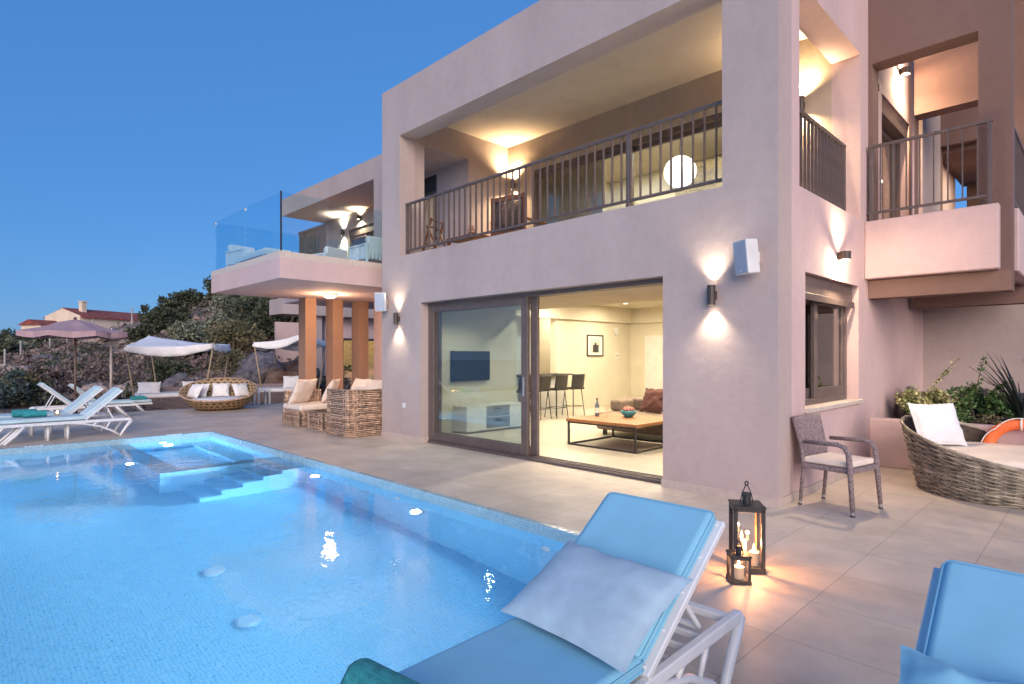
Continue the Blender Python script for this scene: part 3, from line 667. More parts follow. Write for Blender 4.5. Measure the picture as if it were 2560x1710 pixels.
def speaker(loc, rz, tilt, label):
    o = thing('wall_speaker', label, 'speaker', loc, 0, 'white outdoor wall speakers')
    m = MB(); w, d, h = .105, .17, .17
    m.add([(-w, -d, -h), (w, -d, -h), (w*.62, 0, -h), (-w*.62, 0, -h), (-w, -d, h), (w, -d, h), (w*.62, 0, h), (-w*.62, 0, h)], [(0,3,2,1),(4,5,6,7),(0,1,5,4),(1,2,6,5),(2,3,7,6),(3,0,4,7)])
    c = m.build('cabinet', 'speaker_white', o, bevel=.012, seg=3, rot=(tilt, 0, rz), loc=(0, -.075, 0))
    MB().box(-w+.012, w-.012, -d-.006, -d-.0005, -h+.012, h-.012).build('grille', 'speaker_grille', c, bevel=.004)
    MB().box(-.012, .012, -d-.009, -d-.0065, -h+.03, -h+.042).build('badge', 'speaker_white', c)
    MB().box(-.02, .02, -.09, 0, -.05, .05).build('bracket', 'speaker_white', o)
speaker((-.20, 0, 2.50), radians(-28), radians(6), 'white wall speaker with grey blue grille on the front wall near the house corner')
speaker((-7.09, 0, 2.50), radians(38), radians(6), 'white wall speaker at the left end of the front wall beneath the balcony')

# ------------------------------------------------------------------ sun loungers
def make_lounger(label, cat='sun lounger', mat='mattress_pool_lit', group='white framed sun loungers', hinge=1.12, ang=34, foot=0.0):
    o = thing('sun_lounger', label, cat, group=group)
    hw = .29
    f = MB()
    for s in (-1, 1):
        x = s*hw
        f.beam((x, 0, .31), (x, 1.93, .31), .038, .052)
        f.tube([(x, 1.93, .315), (x, 1.95, .27), (x, 1.90, .20)],   .022, 8)
    for y in (.03, .55, 1.10, 1.86): f.beam((-hw, y, .31), (hw, y, .31), .05, .035)
    for y in (1.25, 1.38, 1.51, 1.64): f.beam((-hw, y, .29), (hw, y, .29), .02, .03)
    f.build('frame', 'white_plastic', o, bevel=.008)
    def leg(pts, r=.022):
        m = MB(); m.tube(pts, r, 8); return m
    for s in (-1, 1):
        x = s*hw
        leg([(x, foot+.30, .30), (x, foot+.16, .14), (x, foot+.02, .0)], [.030, .027, .024]).build('leg', 'white_plastic', o, smooth=True)
        leg([(x*.72, foot+.26, .30), (x*.72, foot+.12, .14), (x*.72, foot-.02, .0)], [.024, .022, .02]).build('leg', 'white_plastic', o, smooth=True)
        h = leg([(x, 1.945, .30), (x, 1.86, .16), (x, 1.80, .07), (x, 1.77, .0)], [.027, .025, .023, .022]); h.tube([(x, .98, .295), (x, 1.20, .275), (x, 1.45, .21), (x, 1.66, .10), (x, 1.77, .012)], [.014, .017, .019, .019, .018], 8)
        h.beam((x, 1.55, .17), (x, 1.62, .30), .02, .03); h.beam((x, 1.36, .24), (x, 1.42, .30), .02, .03)
        h.build('leg', 'white_plastic', o, smooth=True)
        leg([(x*.5, .72, .30), (x*.5, .72, .0)], .024).build('leg', 'white_plastic', o, smooth=True)
        leg([(x*.5, 1.0, .30), (x*.5, 1.0, .0)], .024).build('leg', 'white_plastic', o, smooth=True)
    a = radians(ang); H = Vector((0, hinge, .345)); D = Vector((0, cos(a), sin(a)))
    b = MB()
    for s in (-1, 1): b.beam(H + Vector((s*(hw-.005), 0, 0)), H + Vector((s*(hw-.005), 0, 0)) + D*.76, .05, .03)
    for k in (.04, .2, .38, .56, .745): b.beam(H + Vector((-hw, 0, 0)) + D*k, H + Vector((hw, 0, 0)) + D*k, .05, .02)
    for s in (-1, 1): b.beam(H + Vector((s*.22, 0, 0)) + D*.40, (s*.22, 1.68, .315), .022, .022); 
    b.beam((-.22, 1.68, .315), (.22, 1.68, .315), .022, .022)
    b.build('backrest_frame', 'white_plastic', o, bevel=.005, seg=1)
    m = MB(); m.box(-.285, .285, .01, hinge + .015, .345, .415); mo = m.build('mattress', mat, o, bevel=.028, seg=4)
    m = MB(); m.box(-.275, .275, .0, .745, .018, .085); p = m.build('back_cushion', mat, o, bevel=.028, seg=4); p.location = H + Vector((0, .022, 0)); p.rotation_euler = (a, 0, 0)
    def piping(x, y0, y1, z, par):
        pts = []; r_ = .03
        for cx, cy, a0 in ((x-r_, y1-r_, 0), (-x+r_, y1-r_, 90), (-x+r_, y0+r_, 180), (x-r_, y0+r_, 270)):
            for i in range(6): t = radians(a0 + 18*i); pts.append((cx + r_*cos(t), cy + r_*sin(t), z))
        MB().tube(pts, .0055, 6, closed=True).build('piping', mat, par, smooth=True)
    piping(.286, .009, hinge + .016, .395, mo); piping(.286, .009, hinge + .016, .365, mo); piping(.276, -.001, .746, .066, p); piping(.276, -.001, .746, .036, p)
    q = MB(); q.box(.277, .296, .42, .45, .0, .025); q.build('strap', 'dark_metal', p)
    return o
L1 = make_lounger('pale blue cushioned sun lounger in the foreground carrying the large grey blue pillow')
L1.location = (.855, -5.24, 0); L1.rotation_euler = (0, 0, radians(1.5))
L2 = dup(L1, (2.175, -5.24, 0), radians(0), 'pale blue sun lounger cut off by the lower right corner')
LA = make_lounger('white sun lounger with pale cushion and teal towels, closest to the far pool edge', mat='mattress_pale', hinge=1.24, ang=42, foot=.10); LA.location = (-10.97, -5.28, 0)
LB = dup(LA, (-11.95, -5.42, 0), radians(1), 'white sun lounger just behind the towel lounger, its raised back parallel to it')
LC = dup(LA, (-14.65, -2.52, 0), radians(180), 'white sun lounger facing away, at the left below the parasol')
LD = dup(LA, (-16.55, -1.72, -.12), radians(180), 'white sun lounger on the gravel with its foot beside the canopy daybed')
def roll(loc, rz, L, r, label, group=None, mat='towel_teal'):
    o = thing('rolled_towel', label, 'towel', loc, rz, group)
    m = MB(); n = 40; prof = []
    # spiral cross-section swept along the length
    for i in range(n + 1):
        t = i / n * 2.6 * 2*pi; rr = r * (.30 + .70 * i / n) + .004 * sin(7*t); prof.append((rr * cos(t), rr * sin(t) + r))
    vs = []; th = .010
    for e in (-L/2, -L/2+.012, 0, L/2-.012, L/2):
        k = .96 if abs(e) == L/2 else 1
        for (y, z) in prof: vs.append((e, y*k, r + (z - r)*k))
    N1 = n + 1; fs = [(j*N1+i, j*N1+i+1, (j+1)*N1+i+1, (j+1)*N1+i) for j in range(4) for i in range(n)]
    m.add(vs, fs); w = m.build('cloth', mat, o, smooth=True); sol = w.modifiers.new('thick', 'SOLIDIFY'); sol.thickness = th
    MB().lathe([(r*.93, -L/2+.012), (r*.93, L/2-.012)], 20).build('core', mat, o, smooth=False, rot=(0, radians(90), 0), loc=(0, 0, r))
    return o
roll((.77, -4.96, .417), radians(8), .30, .066, 'rolled teal towel on the foreground lounger at the bottom edge')
roll((-10.93, -4.74, .417), radians(84), .34, .065, 'rolled teal towel on the poolside lounger, front one of the pair', 'teal towels on the poolside lounger')
roll((-11.14, -4.86, .417), radians(92), .34, .072, 'rolled teal towel on the poolside lounger, rear one of the pair', 'teal towels on the poolside lounger')
o = thing('folded_towel', 'folded teal towel on the foot of the gravel lounger', 'towel', (-16.5, -2.0, .30)); MB().box(-.2, .2, -.17, .17, 0, .085).build('cloth', 'towel_teal', o, bevel=.035, seg=4)
def cushion(name, label, cat, loc, rot, w, d, t, mat, seed, group=None, wr=.006):
    o = pillow(w, d, t, seed, wr=wr).build('cover', mat, smooth=True); o.name = name; o.location = loc; o.rotation_euler = rot; return tag(o, label, cat, group)
cushion('pillow', 'large grey blue pillow on the foreground lounger', 'pillow', (.86, -4.09, .555), (radians(27), 0, radians(-3)), .64, .46, .14, 'pillow_grey_blue', 3, wr=.0022)
cushion('pillow', 'blue pillow on the lower right lounger, only its corner showing', 'pillow', (2.16, -4.04, .52), (radians(40), 0, radians(2)), .60, .40, .13, 'mattress_pool_lit', 8, wr=.010)
o = thing('candle_cup', 'small glowing candle cup on the far lounger', 'candle', (-11.12, -4.40, .417)); MB().lathe([(.045, 0), (.055, .07), (.05, .07), (.04, .01)], 16).build('cup', 'jar_glass', o)
MB().lathe([(.036, .012), (.036, .035)], 14).build('wax', 'candle_wax', o); MB().lathe([(.003, .036), (.016, .055), (.002, .09)], 10).build('flame', 'flame', o); lamp('candle_light', 'POINT', (0, 0, .06), 1.2, (1, .5, .18), o, .015)

# ------------------------------------------------------------------ lanterns
def lantern(loc, rz, w, h, label, wood_in, candles, e):
    o = thing('lantern', label, 'lantern', loc, rz, 'black metal candle lanterns')
    a = w/2; b = .022*w/.21 + .004; f = MB()
    for sx in (-1, 1):
        for sy in (-1, 1):
            f.box(min(sx*a, sx*(a-b)), max(sx*a, sx*(a-b)), min(sy*a, sy*(a-b)), max(sy*a, sy*(a-b)), 0, h)
    f.box(-a-.003, a+.003, -a-.003, a+.003, 0, b*1.5); f.box(-a-.005, a+.005, -a-.005, a+.005, h-.014, h); 
    for s in (-1, 1):
        f.box(-a, a, min(s*a, s*(a-b)), max(s*a, s*(a-b)), h-.014-b, h-.014); f.box(min(s*a, s*(a-b)), max(s*a, s*(a-b)), -a, a, h-.014-b, h-.014)
    f.build('frame', 'dark_metal', o, bevel=.002, seg=1)
    if wood_in:
        m = MB()
        for sx in (-1, 1): m.box(min(sx*(a-b), sx*(a-b-.006)), max(sx*(a-b), sx*(a-b-.006)), a-b-.03, a-b, b*1.5, h-.03)
        m.build('wood_strip', 'table_wood', o)
    MB().lathe([(w*.14, h), (w*.14, h + w*.34), (w*.11, h + w*.38)], 18).build('chimney', 'dark_metal', o)
    g = MB(); H = w*.62
    g.tube([(-w*.22, 0, h), (-w*.14, 0, h + H*.6), (-w*.03, 0, h + H)], .004, 6); g.tube([(w*.22, 0, h), (w*.14, 0, h + H*.6), (w*.03, 0, h + H)], .004, 6)
    g.tube([(w*.05*cos(t), 0, h + H + w*.07 + w*.07*sin(t)) for t in [2*pi*i/14 for i in range(14)]], .005, 6, closed=True); g.build('handle', 'dark_metal', o)
    q = a - b/2; p = MB()
    for s in (-1, 1): p.box(-q, q, s*q-.001, s*q+.001, b*1.5, h-.02); p.box(s*q-.001, s*q+.001, -q, q, b*1.5, h-.02)
    p.build('pane', 'lantern_glass', o)
    for cx, cy, r, ch in candles:
        MB().lathe([(r, b*1.5), (r, b*1.5 + ch), (r*.7, b*1.5 + ch + .002)], 18, (cx, cy, 0)).build('candle', 'candle_wax', o)
        MB().lathe([(.002, 0), (.010, .012), (.008, .026), (.001, .05)], 10, (cx, cy, b*1.5 + ch + .008)).build('flame', 'flame', o)
        lamp('candle_light', 'POINT', (cx, cy, b*1.5 + ch + .07), e, (1, .43, .16), o, .012)
lantern((.50, -1.86, 0), radians(35), .205, .46, 'tall black lantern with wooden strips and lit candles near the house corner', True, ((-.03, .02, .032, .16), (.045, -.02, .034, .09)), 9)
lantern((.565, -2.13, 0), radians(40), .125, .19, 'small black lantern with one lit candle in front of the tall lantern', False, ((0, 0, .034, .075),), 7)

# ------------------------------------------------------------------ chair beside the house
def arm_chair():
    o = thing('wicker_chair', 'mauve woven armchair with pale seat cushion against the side wall', 'chair', (.40, .46, 0), radians(-10))
    # local: front = +x
    fl = [(.245, s*.265) for s in (-1, 1)]; bl = [(-.235, s*.225) for s in (-1, 1)]
    for (x, y) in fl:
        s = 1 if y > 0 else -1
        m = MB(); m.tube([(x+.03, y+s*.012, .03), (x, y, .44), (x-.015, y, .58), (x-.05, y, .635), (x-.12, y, .655), (-.20, y*.93, .645)], [.020, .026, .026, .024, .023, .020], 10)
        l = m.build('leg', 'wicker_mauve', o, smooth=True); MB().lathe([(.018, .014), (.021, .045)], 12, (x+.03, y+s*.012, 0)).build('cap', 'steel', l); MB().lathe([(.02, 0), (.02, .014)], 12, (x+.03, y+s*.012, 0)).build('foot', 'black_leather', l)
    for (x, y) in bl:
        m = MB(); m.tube([(x-.02, y, .03), (x+.015, y, .42), (x-.01, y, .60), (x-.10, y, .88)], [.017, .02, .02, .015], 10)
        l = m.build('leg', 'wicker_mauve', o, smooth=True); MB().lathe([(.016, .014), (.018, .045)], 12, (x-.02, y, 0)).build('cap', 'steel', l); MB().lathe([(.018, 0), (.018, .014)], 12, (x-.02, y, 0)).build('foot', 'black_leather', l)
    b = MB(); n = 10; vs = []
    for i in range(n+1):
        k = i/n; z = .42 + .47*k; xx = -.225 - .11*max(0, k-.25)**1.3
        for j in range(9): v = -1 + j/4; vs.append((xx - .02*(1-v*v), v*(.225+.01*k), z))
    b.add(vs, [(i*9+j, i*9+j+1, (i+1)*9+j+1, (i+1)*9+j) for i in range(n) for j in range(8)])
    bo = b.build('backrest', 'wicker_mauve', o, smooth=True); bo.modifiers.new('thick', 'SOLIDIFY').thickness = .035
    MB().box(-.22, .255, -.26, .26, .385, .435).build('seat', 'wicker_mauve', o, bevel=.012)
    MB().box(-.215, .235, -.245, .245, .436, .495).build('seat_cushion', 'linen_cream', o, bevel=.022, seg=4)
arm_chair()

# ------------------------------------------------------------------ woven round daybed
def round_daybed():
    o = thing('round_daybed', 'round grey wicker daybed with cream mattress in front of the planter', 'daybed', (1.47, 2.34, 0), 0)
    hi = radians(168)
    def rim(phi): return .335 + .42 * ((1 + cos(phi - hi)) / 2) ** 1.5
    def path(t, s):
        phi = 2*pi*t; R0, R1 = .74, .90; k = s
        r = R0 + (R1 - R0) * (k ** .8); z = .012 + (rim(phi) - .012) * s
        return Vector((r*cos(phi), r*sin(phi), z))
    w = MB(); weave(w, path, 23, 230, .010, .0105, 34, 5, random.Random(4)); 
    w.build('basket', 'wicker_grey', o, smooth=True)
    s = MB()
    for i in range(68):
        t = (i + .5) / 68; s.tube([path(t, k/5) * 1 for k in range(6)], .009, 5)
    s.build('stakes', 'wicker_grey', o, smooth=True)
    b = MB(); n = 72
    for k in range(9):
        for i in range(n): p = path(i/n, k/8*.985); b.v.append((p.x*.972, p.y*.972, p.z))
    b.f = [(k*n+i, k*n+(i+1)%n, (k+1)*n+(i+1)%n, (k+1)*n+i) for k in range(8) for i in range(n)]
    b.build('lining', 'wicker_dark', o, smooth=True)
    rb = MB()
    for j in range(5): rb.tube([path(i/150, 1) * (1 + .006*sin(i*.9 + j*1.26)) + Vector((0, 0, .012*cos(i*.9 + j*1.26) + .006)) for i in range(150)], .010, 5, closed=True)
    rb.build('rim', 'wicker_grey', o, smooth=True)
    m = MB(); m.lathe([(.60, .20), (.80, .22), (.815, .25), (.825, .41), (.81, .445), (.74, .46), (.4, .468), (.01, .47)], 56); m.build('mattress', 'linen_cream', o, smooth=True)
round_daybed()
cushion('pillow', 'square white pillow on the round grey daybed', 'pillow', (.90, 2.32, .71), (radians(66), radians(0), radians(48)), .56, .52, .17, 'linen_white', 12, wr=.004)
# lifebuoy leaning on the planter
o = thing('lifebuoy', 'orange lifebuoy with white rope leaning on the planter wall', 'lifebuoy', (1.58, 3.07, .40), 0)
m = MB(); nn = 48
m.tube([(.30*cos(2*pi*i/nn), 0, .30*sin(2*pi*i/nn)) for i in range(nn)], .062, 14, closed=True); m.build('ring', 'buoy_orange', o, smooth=True, rot=(radians(-8), 0, 0))
r = MB(); pts = []
for i in range(80):
    t = 2*pi*i/80; k = abs(sin(2*t + pi/4 - pi/4)); rr = .30 + .068*(.35 + .65*k) ; pts.append((rr*cos(t + pi/4), -.066 + .02*k, rr*sin(t + pi/4)))
r.tube(pts, .007, 6, closed=True)
r.build('rope', 'rope_white', o, smooth=True, rot=(radians(-8), 0, 0))
b = MB()
for k in range(4):
    t = pi/2*k + pi/2; c, s_ = cos(t), sin(t); b.tube([(c*.30 + c*.066*cos(q), .066*sin(q), s_*.30 + s_*.066*cos(q)) for q in [2*pi*i/16 for i in range(16)]], .012, 6, closed=True)
b.build('band', 'rope_white', o, smooth=True, rot=(radians(-8), 0, 0))

# ------------------------------------------------------------------ wicker sofa group under the balcony
def woven_box(name, parent, a, b, z0, z1, levels, mat='wicker_brown', r=.012):
    def path(t, s):
        q = 2*pi*t; c, d = cos(q), sin(q); e = 2/7
        return Vector((a*math.copysign(abs(c)**e, c), b*math.copysign(abs(d)**e, d), z0 + (z1-z0)*s))
    per = max(16, int((a + b) * 26)); m = MB(); weave(m, path, levels, 220, .011, r, per, 5, random.Random(len(name) + levels))
    w = m.build(name, mat, parent, smooth=True)
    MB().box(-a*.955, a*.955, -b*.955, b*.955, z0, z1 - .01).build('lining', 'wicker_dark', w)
    st = MB()
    for i in range(per): p = path((i+.5)/per, 0); st.tube([p, p + Vector((0, 0, z1-z0))], .011, 5)
    st.build('stakes', mat, w, smooth=True)
    return w
def sofa_part(label, cat, loc, a, b, h, lv, name, group, back=None, cush=None):
    o = thing(name, label, cat, loc, 0, group)
    woven_box('base', o, a, b, .015, h, lv)
    if cush: MB().box(-a+.02, a-.02, -b+.02, b-.02, h, h+cush).build('seat_cushion', 'linen_cream', o, bevel=.05, seg=4)
    if back:
        for (cx, cy, aa, bb, hh, ll) in back:
            w = woven_box('backrest', o, aa, bb, h if ll < 0 else .02, hh, abs(ll)); w.location = (cx, cy, 0)
    return o
G = 'wicker sofa set under the balcony'
sofa_part('wicker armchair seen from behind, closest to the front wall', 'armchair', (-7.80, -.20, 0), .40, .42, .40, 12, 'wicker_armchair', G, [(0, -.36, .40, .07, .86, 26), (.34, .06, .07, .36, .86, 26)], .14)
sofa_part('low wicker footstool between the sofa and the armchair', 'footstool', (-8.93, -.17, 0), .38, .36, .37, 13, 'wicker_footstool', G)
sofa_part('wicker sofa section with cream cushions at the left of the set', 'sofa', (-10.02, -.12, 0), .46, .43, .33, 12, 'wicker_sofa', G, [(-.42, .05, .07, .40, .72, -14)], .13)
sofa_part('long wicker sofa along the back of the set in front of the columns', 'sofa', (-9.1, .95, 0), 1.55, .42, .33, 12, 'wicker_sofa', G, [(0, .36, 1.55, .07, .74, -15)], .13)
for x, y, z, rx, rz, w, lb, sd in ((-10.2, -.18, .72, 64, -66, .68, 'large cream cushion at the left end of the wicker sofa', 1), (-10.0, .38, .72, 62, -40, .64, 'cream cushion in the corner of the wicker sofa', 3), (-9.75, .92, .72, 66, 0, .62, 'cream cushion on the long wicker sofa behind the footstool', 2), (-9.15, .95, .72, 66, 8, .62, 'cream cushion in the middle of the long wicker sofa', 4),
        (-8.25, 1.0, .76, 66, -4, .64, 'cream cushion rising behind the wicker armchair', 5), (-7.82, -.10, .70, 60, 20, .50, 'cream cushion filling the wicker armchair', 6)):
    cushion('cushion', lb, 'cushion', (x, y, z), (radians(rx), 0, radians(rz)), w, w*.92, .18, 'linen_cream', sd, 'cream cushions on the wicker set')
# ------------------------------------------------------------------ round basket sofa, side table
o = thing('basket_sofa', 'round honey coloured basket sofa with open weave and white seat', 'sofa', (-15.25, -.30, 0), 0); o.scale = (.93, .93, .96)
fr = atan2(-.42, .90)
def bpath(t, s):
    phi = 2*pi*t; k = (1 - cos(phi - fr)) / 2; zr = .30 + .57*k**1.1
    r = .62 + .44*s**.7; return Vector((r*cos(phi), r*sin(phi), .02 + (zr - .02)*s))
b = MB(); n, m_ = 96, 12; b.a = []
for k in range(m_ + 1):
    for i in range(n + 1): p = bpath(i/n, k/m_); b.v.append(tuple(p)); b.a.append((i/n*34, k/m_*7*(p.z/ (k/m_+1e-6))/.6 if k else 0, 0))
b.f = [(k*(n+1)+i, k*(n+1)+i+1, (k+1)*(n+1)+i+1, (k+1)*(n+1)+i) for k in range(m_) for i in range(n)]
bo = b.build('shell', 'basket', o, smooth=True); bo.modifiers.new('thick', 'SOLIDIFY').thickness = .03
MB().tube([bpath(i/n, 1) for i in range(n)], .028, 8, closed=True).build('rim', 'wicker_brown', o, smooth=True)
MB().lathe([(.55, .15), (.78, .17), (.80, .22), (.79, .31), (.74, .335), (.02, .345)], 48).build('seat_cushion', 'linen_white', o, smooth=True)
for x, y, rz, rx, lb, sd in ((-15.55, -.85, 20, 60, 'white cushion at the left inside the basket sofa, leaning outward', 21), (-15.85, -.62, 40, 62, 'second white cushion from the left inside the basket sofa', 22), (-15.75, -.10, 68, 66, 'upright white cushion in the middle of the basket sofa', 23), (-15.35, .32, 100, 58, 'white cushion at the right inside the basket sofa', 24)):
    cushion('cushion', lb, 'cushion', (x, y, .52), (radians(rx), 0, radians(rz)), .46, .42, .16, 'linen_white', sd, 'white cushions in the basket sofa')
o = thing('side_table', 'small white side table right of the basket sofa', 'side table', (-16.7, 1.45, -.12), 0)
MB().box(-.2, .2, -.2, .2, .50, .54).build('top', 'white_plastic', o, bevel=.006)
for sx in (-1, 1):
    for sy in (-1, 1): MB().box(sx*.17-.022, sx*.17+.022, sy*.17-.022, sy*.17+.022, 0, .50).build('leg', 'white_plastic', o)

# ------------------------------------------------------------------ parasol, pole, canopy daybeds
o = thing('parasol', 'mauve market parasol with scalloped valance on a brown pole', 'parasol', (-16.05, -3.48, -.12), radians(12))
MB().tube([(0, 0, 0), (0, 0, 2.5)], .026, 10).build('pole', 'pole_brown', o, smooth=True)
MB().lathe([(.28, 0), (.28, .05), (.06, .08), (.05, .25)], 20).build('base', 'dark_metal', o)
c = MB(); n = 8; R = 1.18; rings = [(0, 2.55), (.35, 2.47), (.7, 2.33), (1.0, 2.27), (1.18, 2.23)]
for r_, z in rings[1:]:
    for i in range(n*6):
        t = 2*pi*i/(n*6); f_ = (t * n / (2*pi)) % 1; pull = 1 - .10 * (1 - abs(2*f_ - 1)) * 1.0
        c.v.append((r_*pull*cos(t), r_*pull*sin(t), z - .025*(1-abs(2*f_-1))*r_))
nn = n*6; c.v.append((0, 0, 2.55)); top = len(c.v) - 1
c.f = [(k*nn+i, k*nn+(i+1)%nn, (k+1)*nn+(i+1)%nn, (k+1)*nn+i) for k in range(3) for i in range(nn)] + [(top, (i+1)%nn, i) for i in range(nn)]
cp = c.build('canopy', 'canvas_mauve', o, smooth=True)
v = MB()
for i in range(nn):
    x, y, z = c.v[3*nn + i]; f_ = (i / 6) % 1; v.v += [(x, y, z), (x*1.01, y*1.01, z - .12 - .03*sin(pi*f_))]
v.f = [(2*i, 2*((i+1)%nn), 2*((i+1)%nn)+1, 2*i+1) for i in range(nn)]
vo = v.build('valance', 'canvas_mauve', o); vo.modifiers.new('thick', 'SOLIDIFY').thickness = .006
for k in range(n): t = 2*pi*k/n; MB().beam((0, 0, 2.45), (1.14*cos(t), 1.14*sin(t), 2.19), .018, .018).build('rib', 'pole_brown', o)
MB().sphere((0, 0, 2.57), .04).build('finial', 'pole_brown', o)
o = thing('wooden_pole', 'pale slender pole standing at the right edge of the parasol', 'pole', (-15.7, -2.78, 0)); MB().tube([(0, 0, 0), (0, 0, 2.15)], [.034, .026], 10).build('shaft', 'pole_wood', o, smooth=True); MB().tube([(0, 0, 2.15), (0, .02, 2.2), (0, .1, 2.2)], .012, 8).build('hook', 'steel', o)
def canopy(loc, corners, label, sag=.16, drop=.27, seed=0):
    """cloth over four leaning poles. corners in order front-left, front-right, back-right, back-left"""
    o = thing('shade_canopy', label, 'canopy', loc, 0, 'white cloth shade canopies')
    C4 = [Vector(c) - Vector(loc) for c in corners]; n = 16; m = MB()
    def pt(u, w): return C4[0]*(1-u)*(1-w) + C4[1]*u*(1-w) + C4[2]*u*w + C4[3]*(1-u)*w
    for i in range(n+1):
        for j in range(n+1):
            u, w = i/n, j/n; p = pt(u, w); e = sin(pi*u)*.55*(1 - .4*sin(pi*w)) + sin(pi*w)*.3
            m.v.append((p.x, p.y, p.z - sag*e + .02*noise.noise(Vector((u*4, w*4, seed)))))
    m.f = [(i*(n+1)+j, (i+1)*(n+1)+j, (i+1)*(n+1)+j+1, i*(n+1)+j+1) for i in range(n) for j in range(n)]
    t = m.build('cloth', 'canvas_white', o, smooth=True); t.modifiers.new('thick', 'SOLIDIFY').thickness = .008
    ed = [[i*(n+1) for i in range(n+1)], [i*(n+1)+n for i in range(n+1)], [j for j in range(n+1)], [n*(n+1)+j for j in range(n+1)]]
    v = MB(); cen = pt(.5, .5)
    for q, row in enumerate(ed):
        s0 = len(v.v)
        for k, idx in enumerate(row):
            p = Vector(m.v[idx]); d = (p - cen); d.z = 0; d.normalize(); f_ = .5 + .5*sin(pi*k/n) if q != 3 else .8 - .4*sin(pi*k/n)*noise.noise(Vector((k*.6, seed, q)))
            for r_ in range(4): kk = r_/3; v.v.append(tuple(p + d*(.035*kk + .03*kk*sin(k*1.9 + q)) - Vector((0, 0, drop*f_*kk))))
        v.f += [(s0+k*4+r_, s0+(k+1)*4+r_, s0+(k+1)*4+r_+1, s0+k*4+r_+1) for k in range(n) for r_ in range(3)]
    vo = v.build('valance', 'canvas_white', o, smooth=True); vo.modifiers.new('thick', 'SOLIDIFY').thickness = .006
    for c_, base in zip(C4, (.45, -.30, -.25, .35)):
        d = cen - c_; d.z = 0; d.normalize(); foot = Vector((c_.x, c_.y, 0)) + d*.35
        MB().tube([foot, c_ + Vector((0, 0, .03))], [.028, .022], 8).build('pole', 'bamboo', o, smooth=True)
    return o
canopy((-18.1, -.5, -.12), [(-17.4, -2.15, 1.80), (-17.4, .22, 1.90), (-18.9, 1.2, 1.90), (-19.0, -1.2, 2.15)], 'white cloth canopy on bamboo poles, left one, between the parasol and the rocks', .12, .30, 1)
canopy((-18.4, 3.0, -.12), [(-18.2, 1.75, 1.97), (-17.1, 3.0, 2.27), (-18.2, 4.4, 2.05), (-19.6, 3.0, 2.0)], 'white cloth canopy on poles, right one, in front of the boulder and behind the columns', .14, .28, 2)
def daybed(loc, rz, L, D, label):
    o = thing('garden_daybed', label, 'daybed', loc, rz, 'daybeds under the canopies')
    woven_box('base', o, L/2, D/2, .03, .36, 10, 'wicker_mauve', .016)
    MB().box(-L/2+.02, L/2-.02, -D/2+.02, D/2-.02, .36, .49).build('mattress', 'linen_white', o, bevel=.05, seg=3)
    MB().box(-L/2, L/2, D/2-.02, D/2+.06, .03, .62).build('backrest', 'wicker_mauve', o, bevel=.02)
daybed((-18.1, -.72, -.12), radians(90), 2.0, 1.1, 'woven daybed with white mattress under the left canopy')
daybed((-18.3, 2.75, -.12), radians(60), 1.9, 1.1, 'woven daybed with white mattress under the right canopy')
cushion('cushion', 'wide white cushion at the left end of the left canopy daybed', 'cushion', (-18.3, -1.35, .52), (radians(62), 0, radians(70)), .62, .40, .16, 'linen_white', 31)
cushion('cushion', 'white cushion near the right end of the left canopy daybed', 'cushion', (-18.2, -.15, .52), (radians(62), 0, radians(80)), .60, .40, .16, 'linen_white', 32)
cushion('cushion', 'white cushion standing on the right canopy daybed beside the column', 'cushion', (-18.0, 3.0, .58), (radians(66), 0, radians(60)), .60, .46, .16, 'linen_white', 33)

# ------------------------------------------------------------------ furniture on the balconies
def slat_chair(label, loc, rz):
    o = thing('balcony_armchair', label, 'armchair', loc, rz, 'white slatted armchairs on the balcony')
    f = MB()
    for sx in (-1, 1):
        for sy in (-1, 1): f.box(sx*.33-.025, sx*.33+.025, sy*.33-.025, sy*.33+.025, 0, .50)
    for s in (-1, 1): f.box(-.36, .36, s*.33-.035, s*.33+.035, .50, .53); f.box(-.31, .31, s*.33-.012, s*.33+.012, .22, .30)
    f.build('frame', 'white_plastic', o)
    for s in (-1, 1):
        m = MB()
        for k in range(8): m.box(-.29 + .078*k, -.245 + .078*k, s*.33-.01, s*.33+.01, .30, .50)
        m.build('side_panel', 'white_plastic', o)
    b = MB()
    for k in range(7): b.box(-.315, -.295, -.29 + .088*k, -.24 + .088*k, .22, .58)
    b.box(-.33, -.28, -.33, .33, .58, .63); b.build('backrest', 'white_plastic', o)
    MB().box(-.28, .32, -.30, .30, .26, .40).build('seat_cushion', 'linen_white', o, bevel=.03)
    MB().box(-.06, .06, -.30, .30, 0, .36).build('back_cushion', 'linen_white', o, bevel=.03, loc=(-.24, 0, .34), rot=(0, radians(-14), 0))
    return o
A0 = slat_chair('white slatted armchair at the left corner of the glass balcony', (-11.25, -.95, 3.31), radians(10))
dup(A0, (-10.55, .55, 3.31), radians(195), 'white slatted armchair beside the right glass panel of the balcony')
dup(A0, (-8.80, .72, 3.31), radians(180), 'white slatted armchair at the right end of the balcony behind the glass edge')
o = thing('balcony_lounger', 'low white lounger between the armchairs on the glass balcony', 'lounger', (-10.35, -.98, 3.31), radians(0), None)
m = MB(); m.box(-.8, .8, -.3, .3, .24, .30)
for sx in (-1, 1):
    for sy in (-1, 1): m.box(sx*.7-.03, sx*.7+.03, sy*.27-.02, sy*.27+.02, 0, .24)
m.build('frame', 'white_plastic', o); MB().box(-.78, .78, -.28, .28, .30, .38).build('mattress', 'linen_white', o, bevel=.03)
o = thing('balcony_table', 'low white slatted table on the glass balcony', 'table', (-10.75, -.10, 3.31), 0); m = MB()
for k in range(9): m.box(-.4 + .09*k, -.335 + .09*k, -.3, .3, .28, .31)
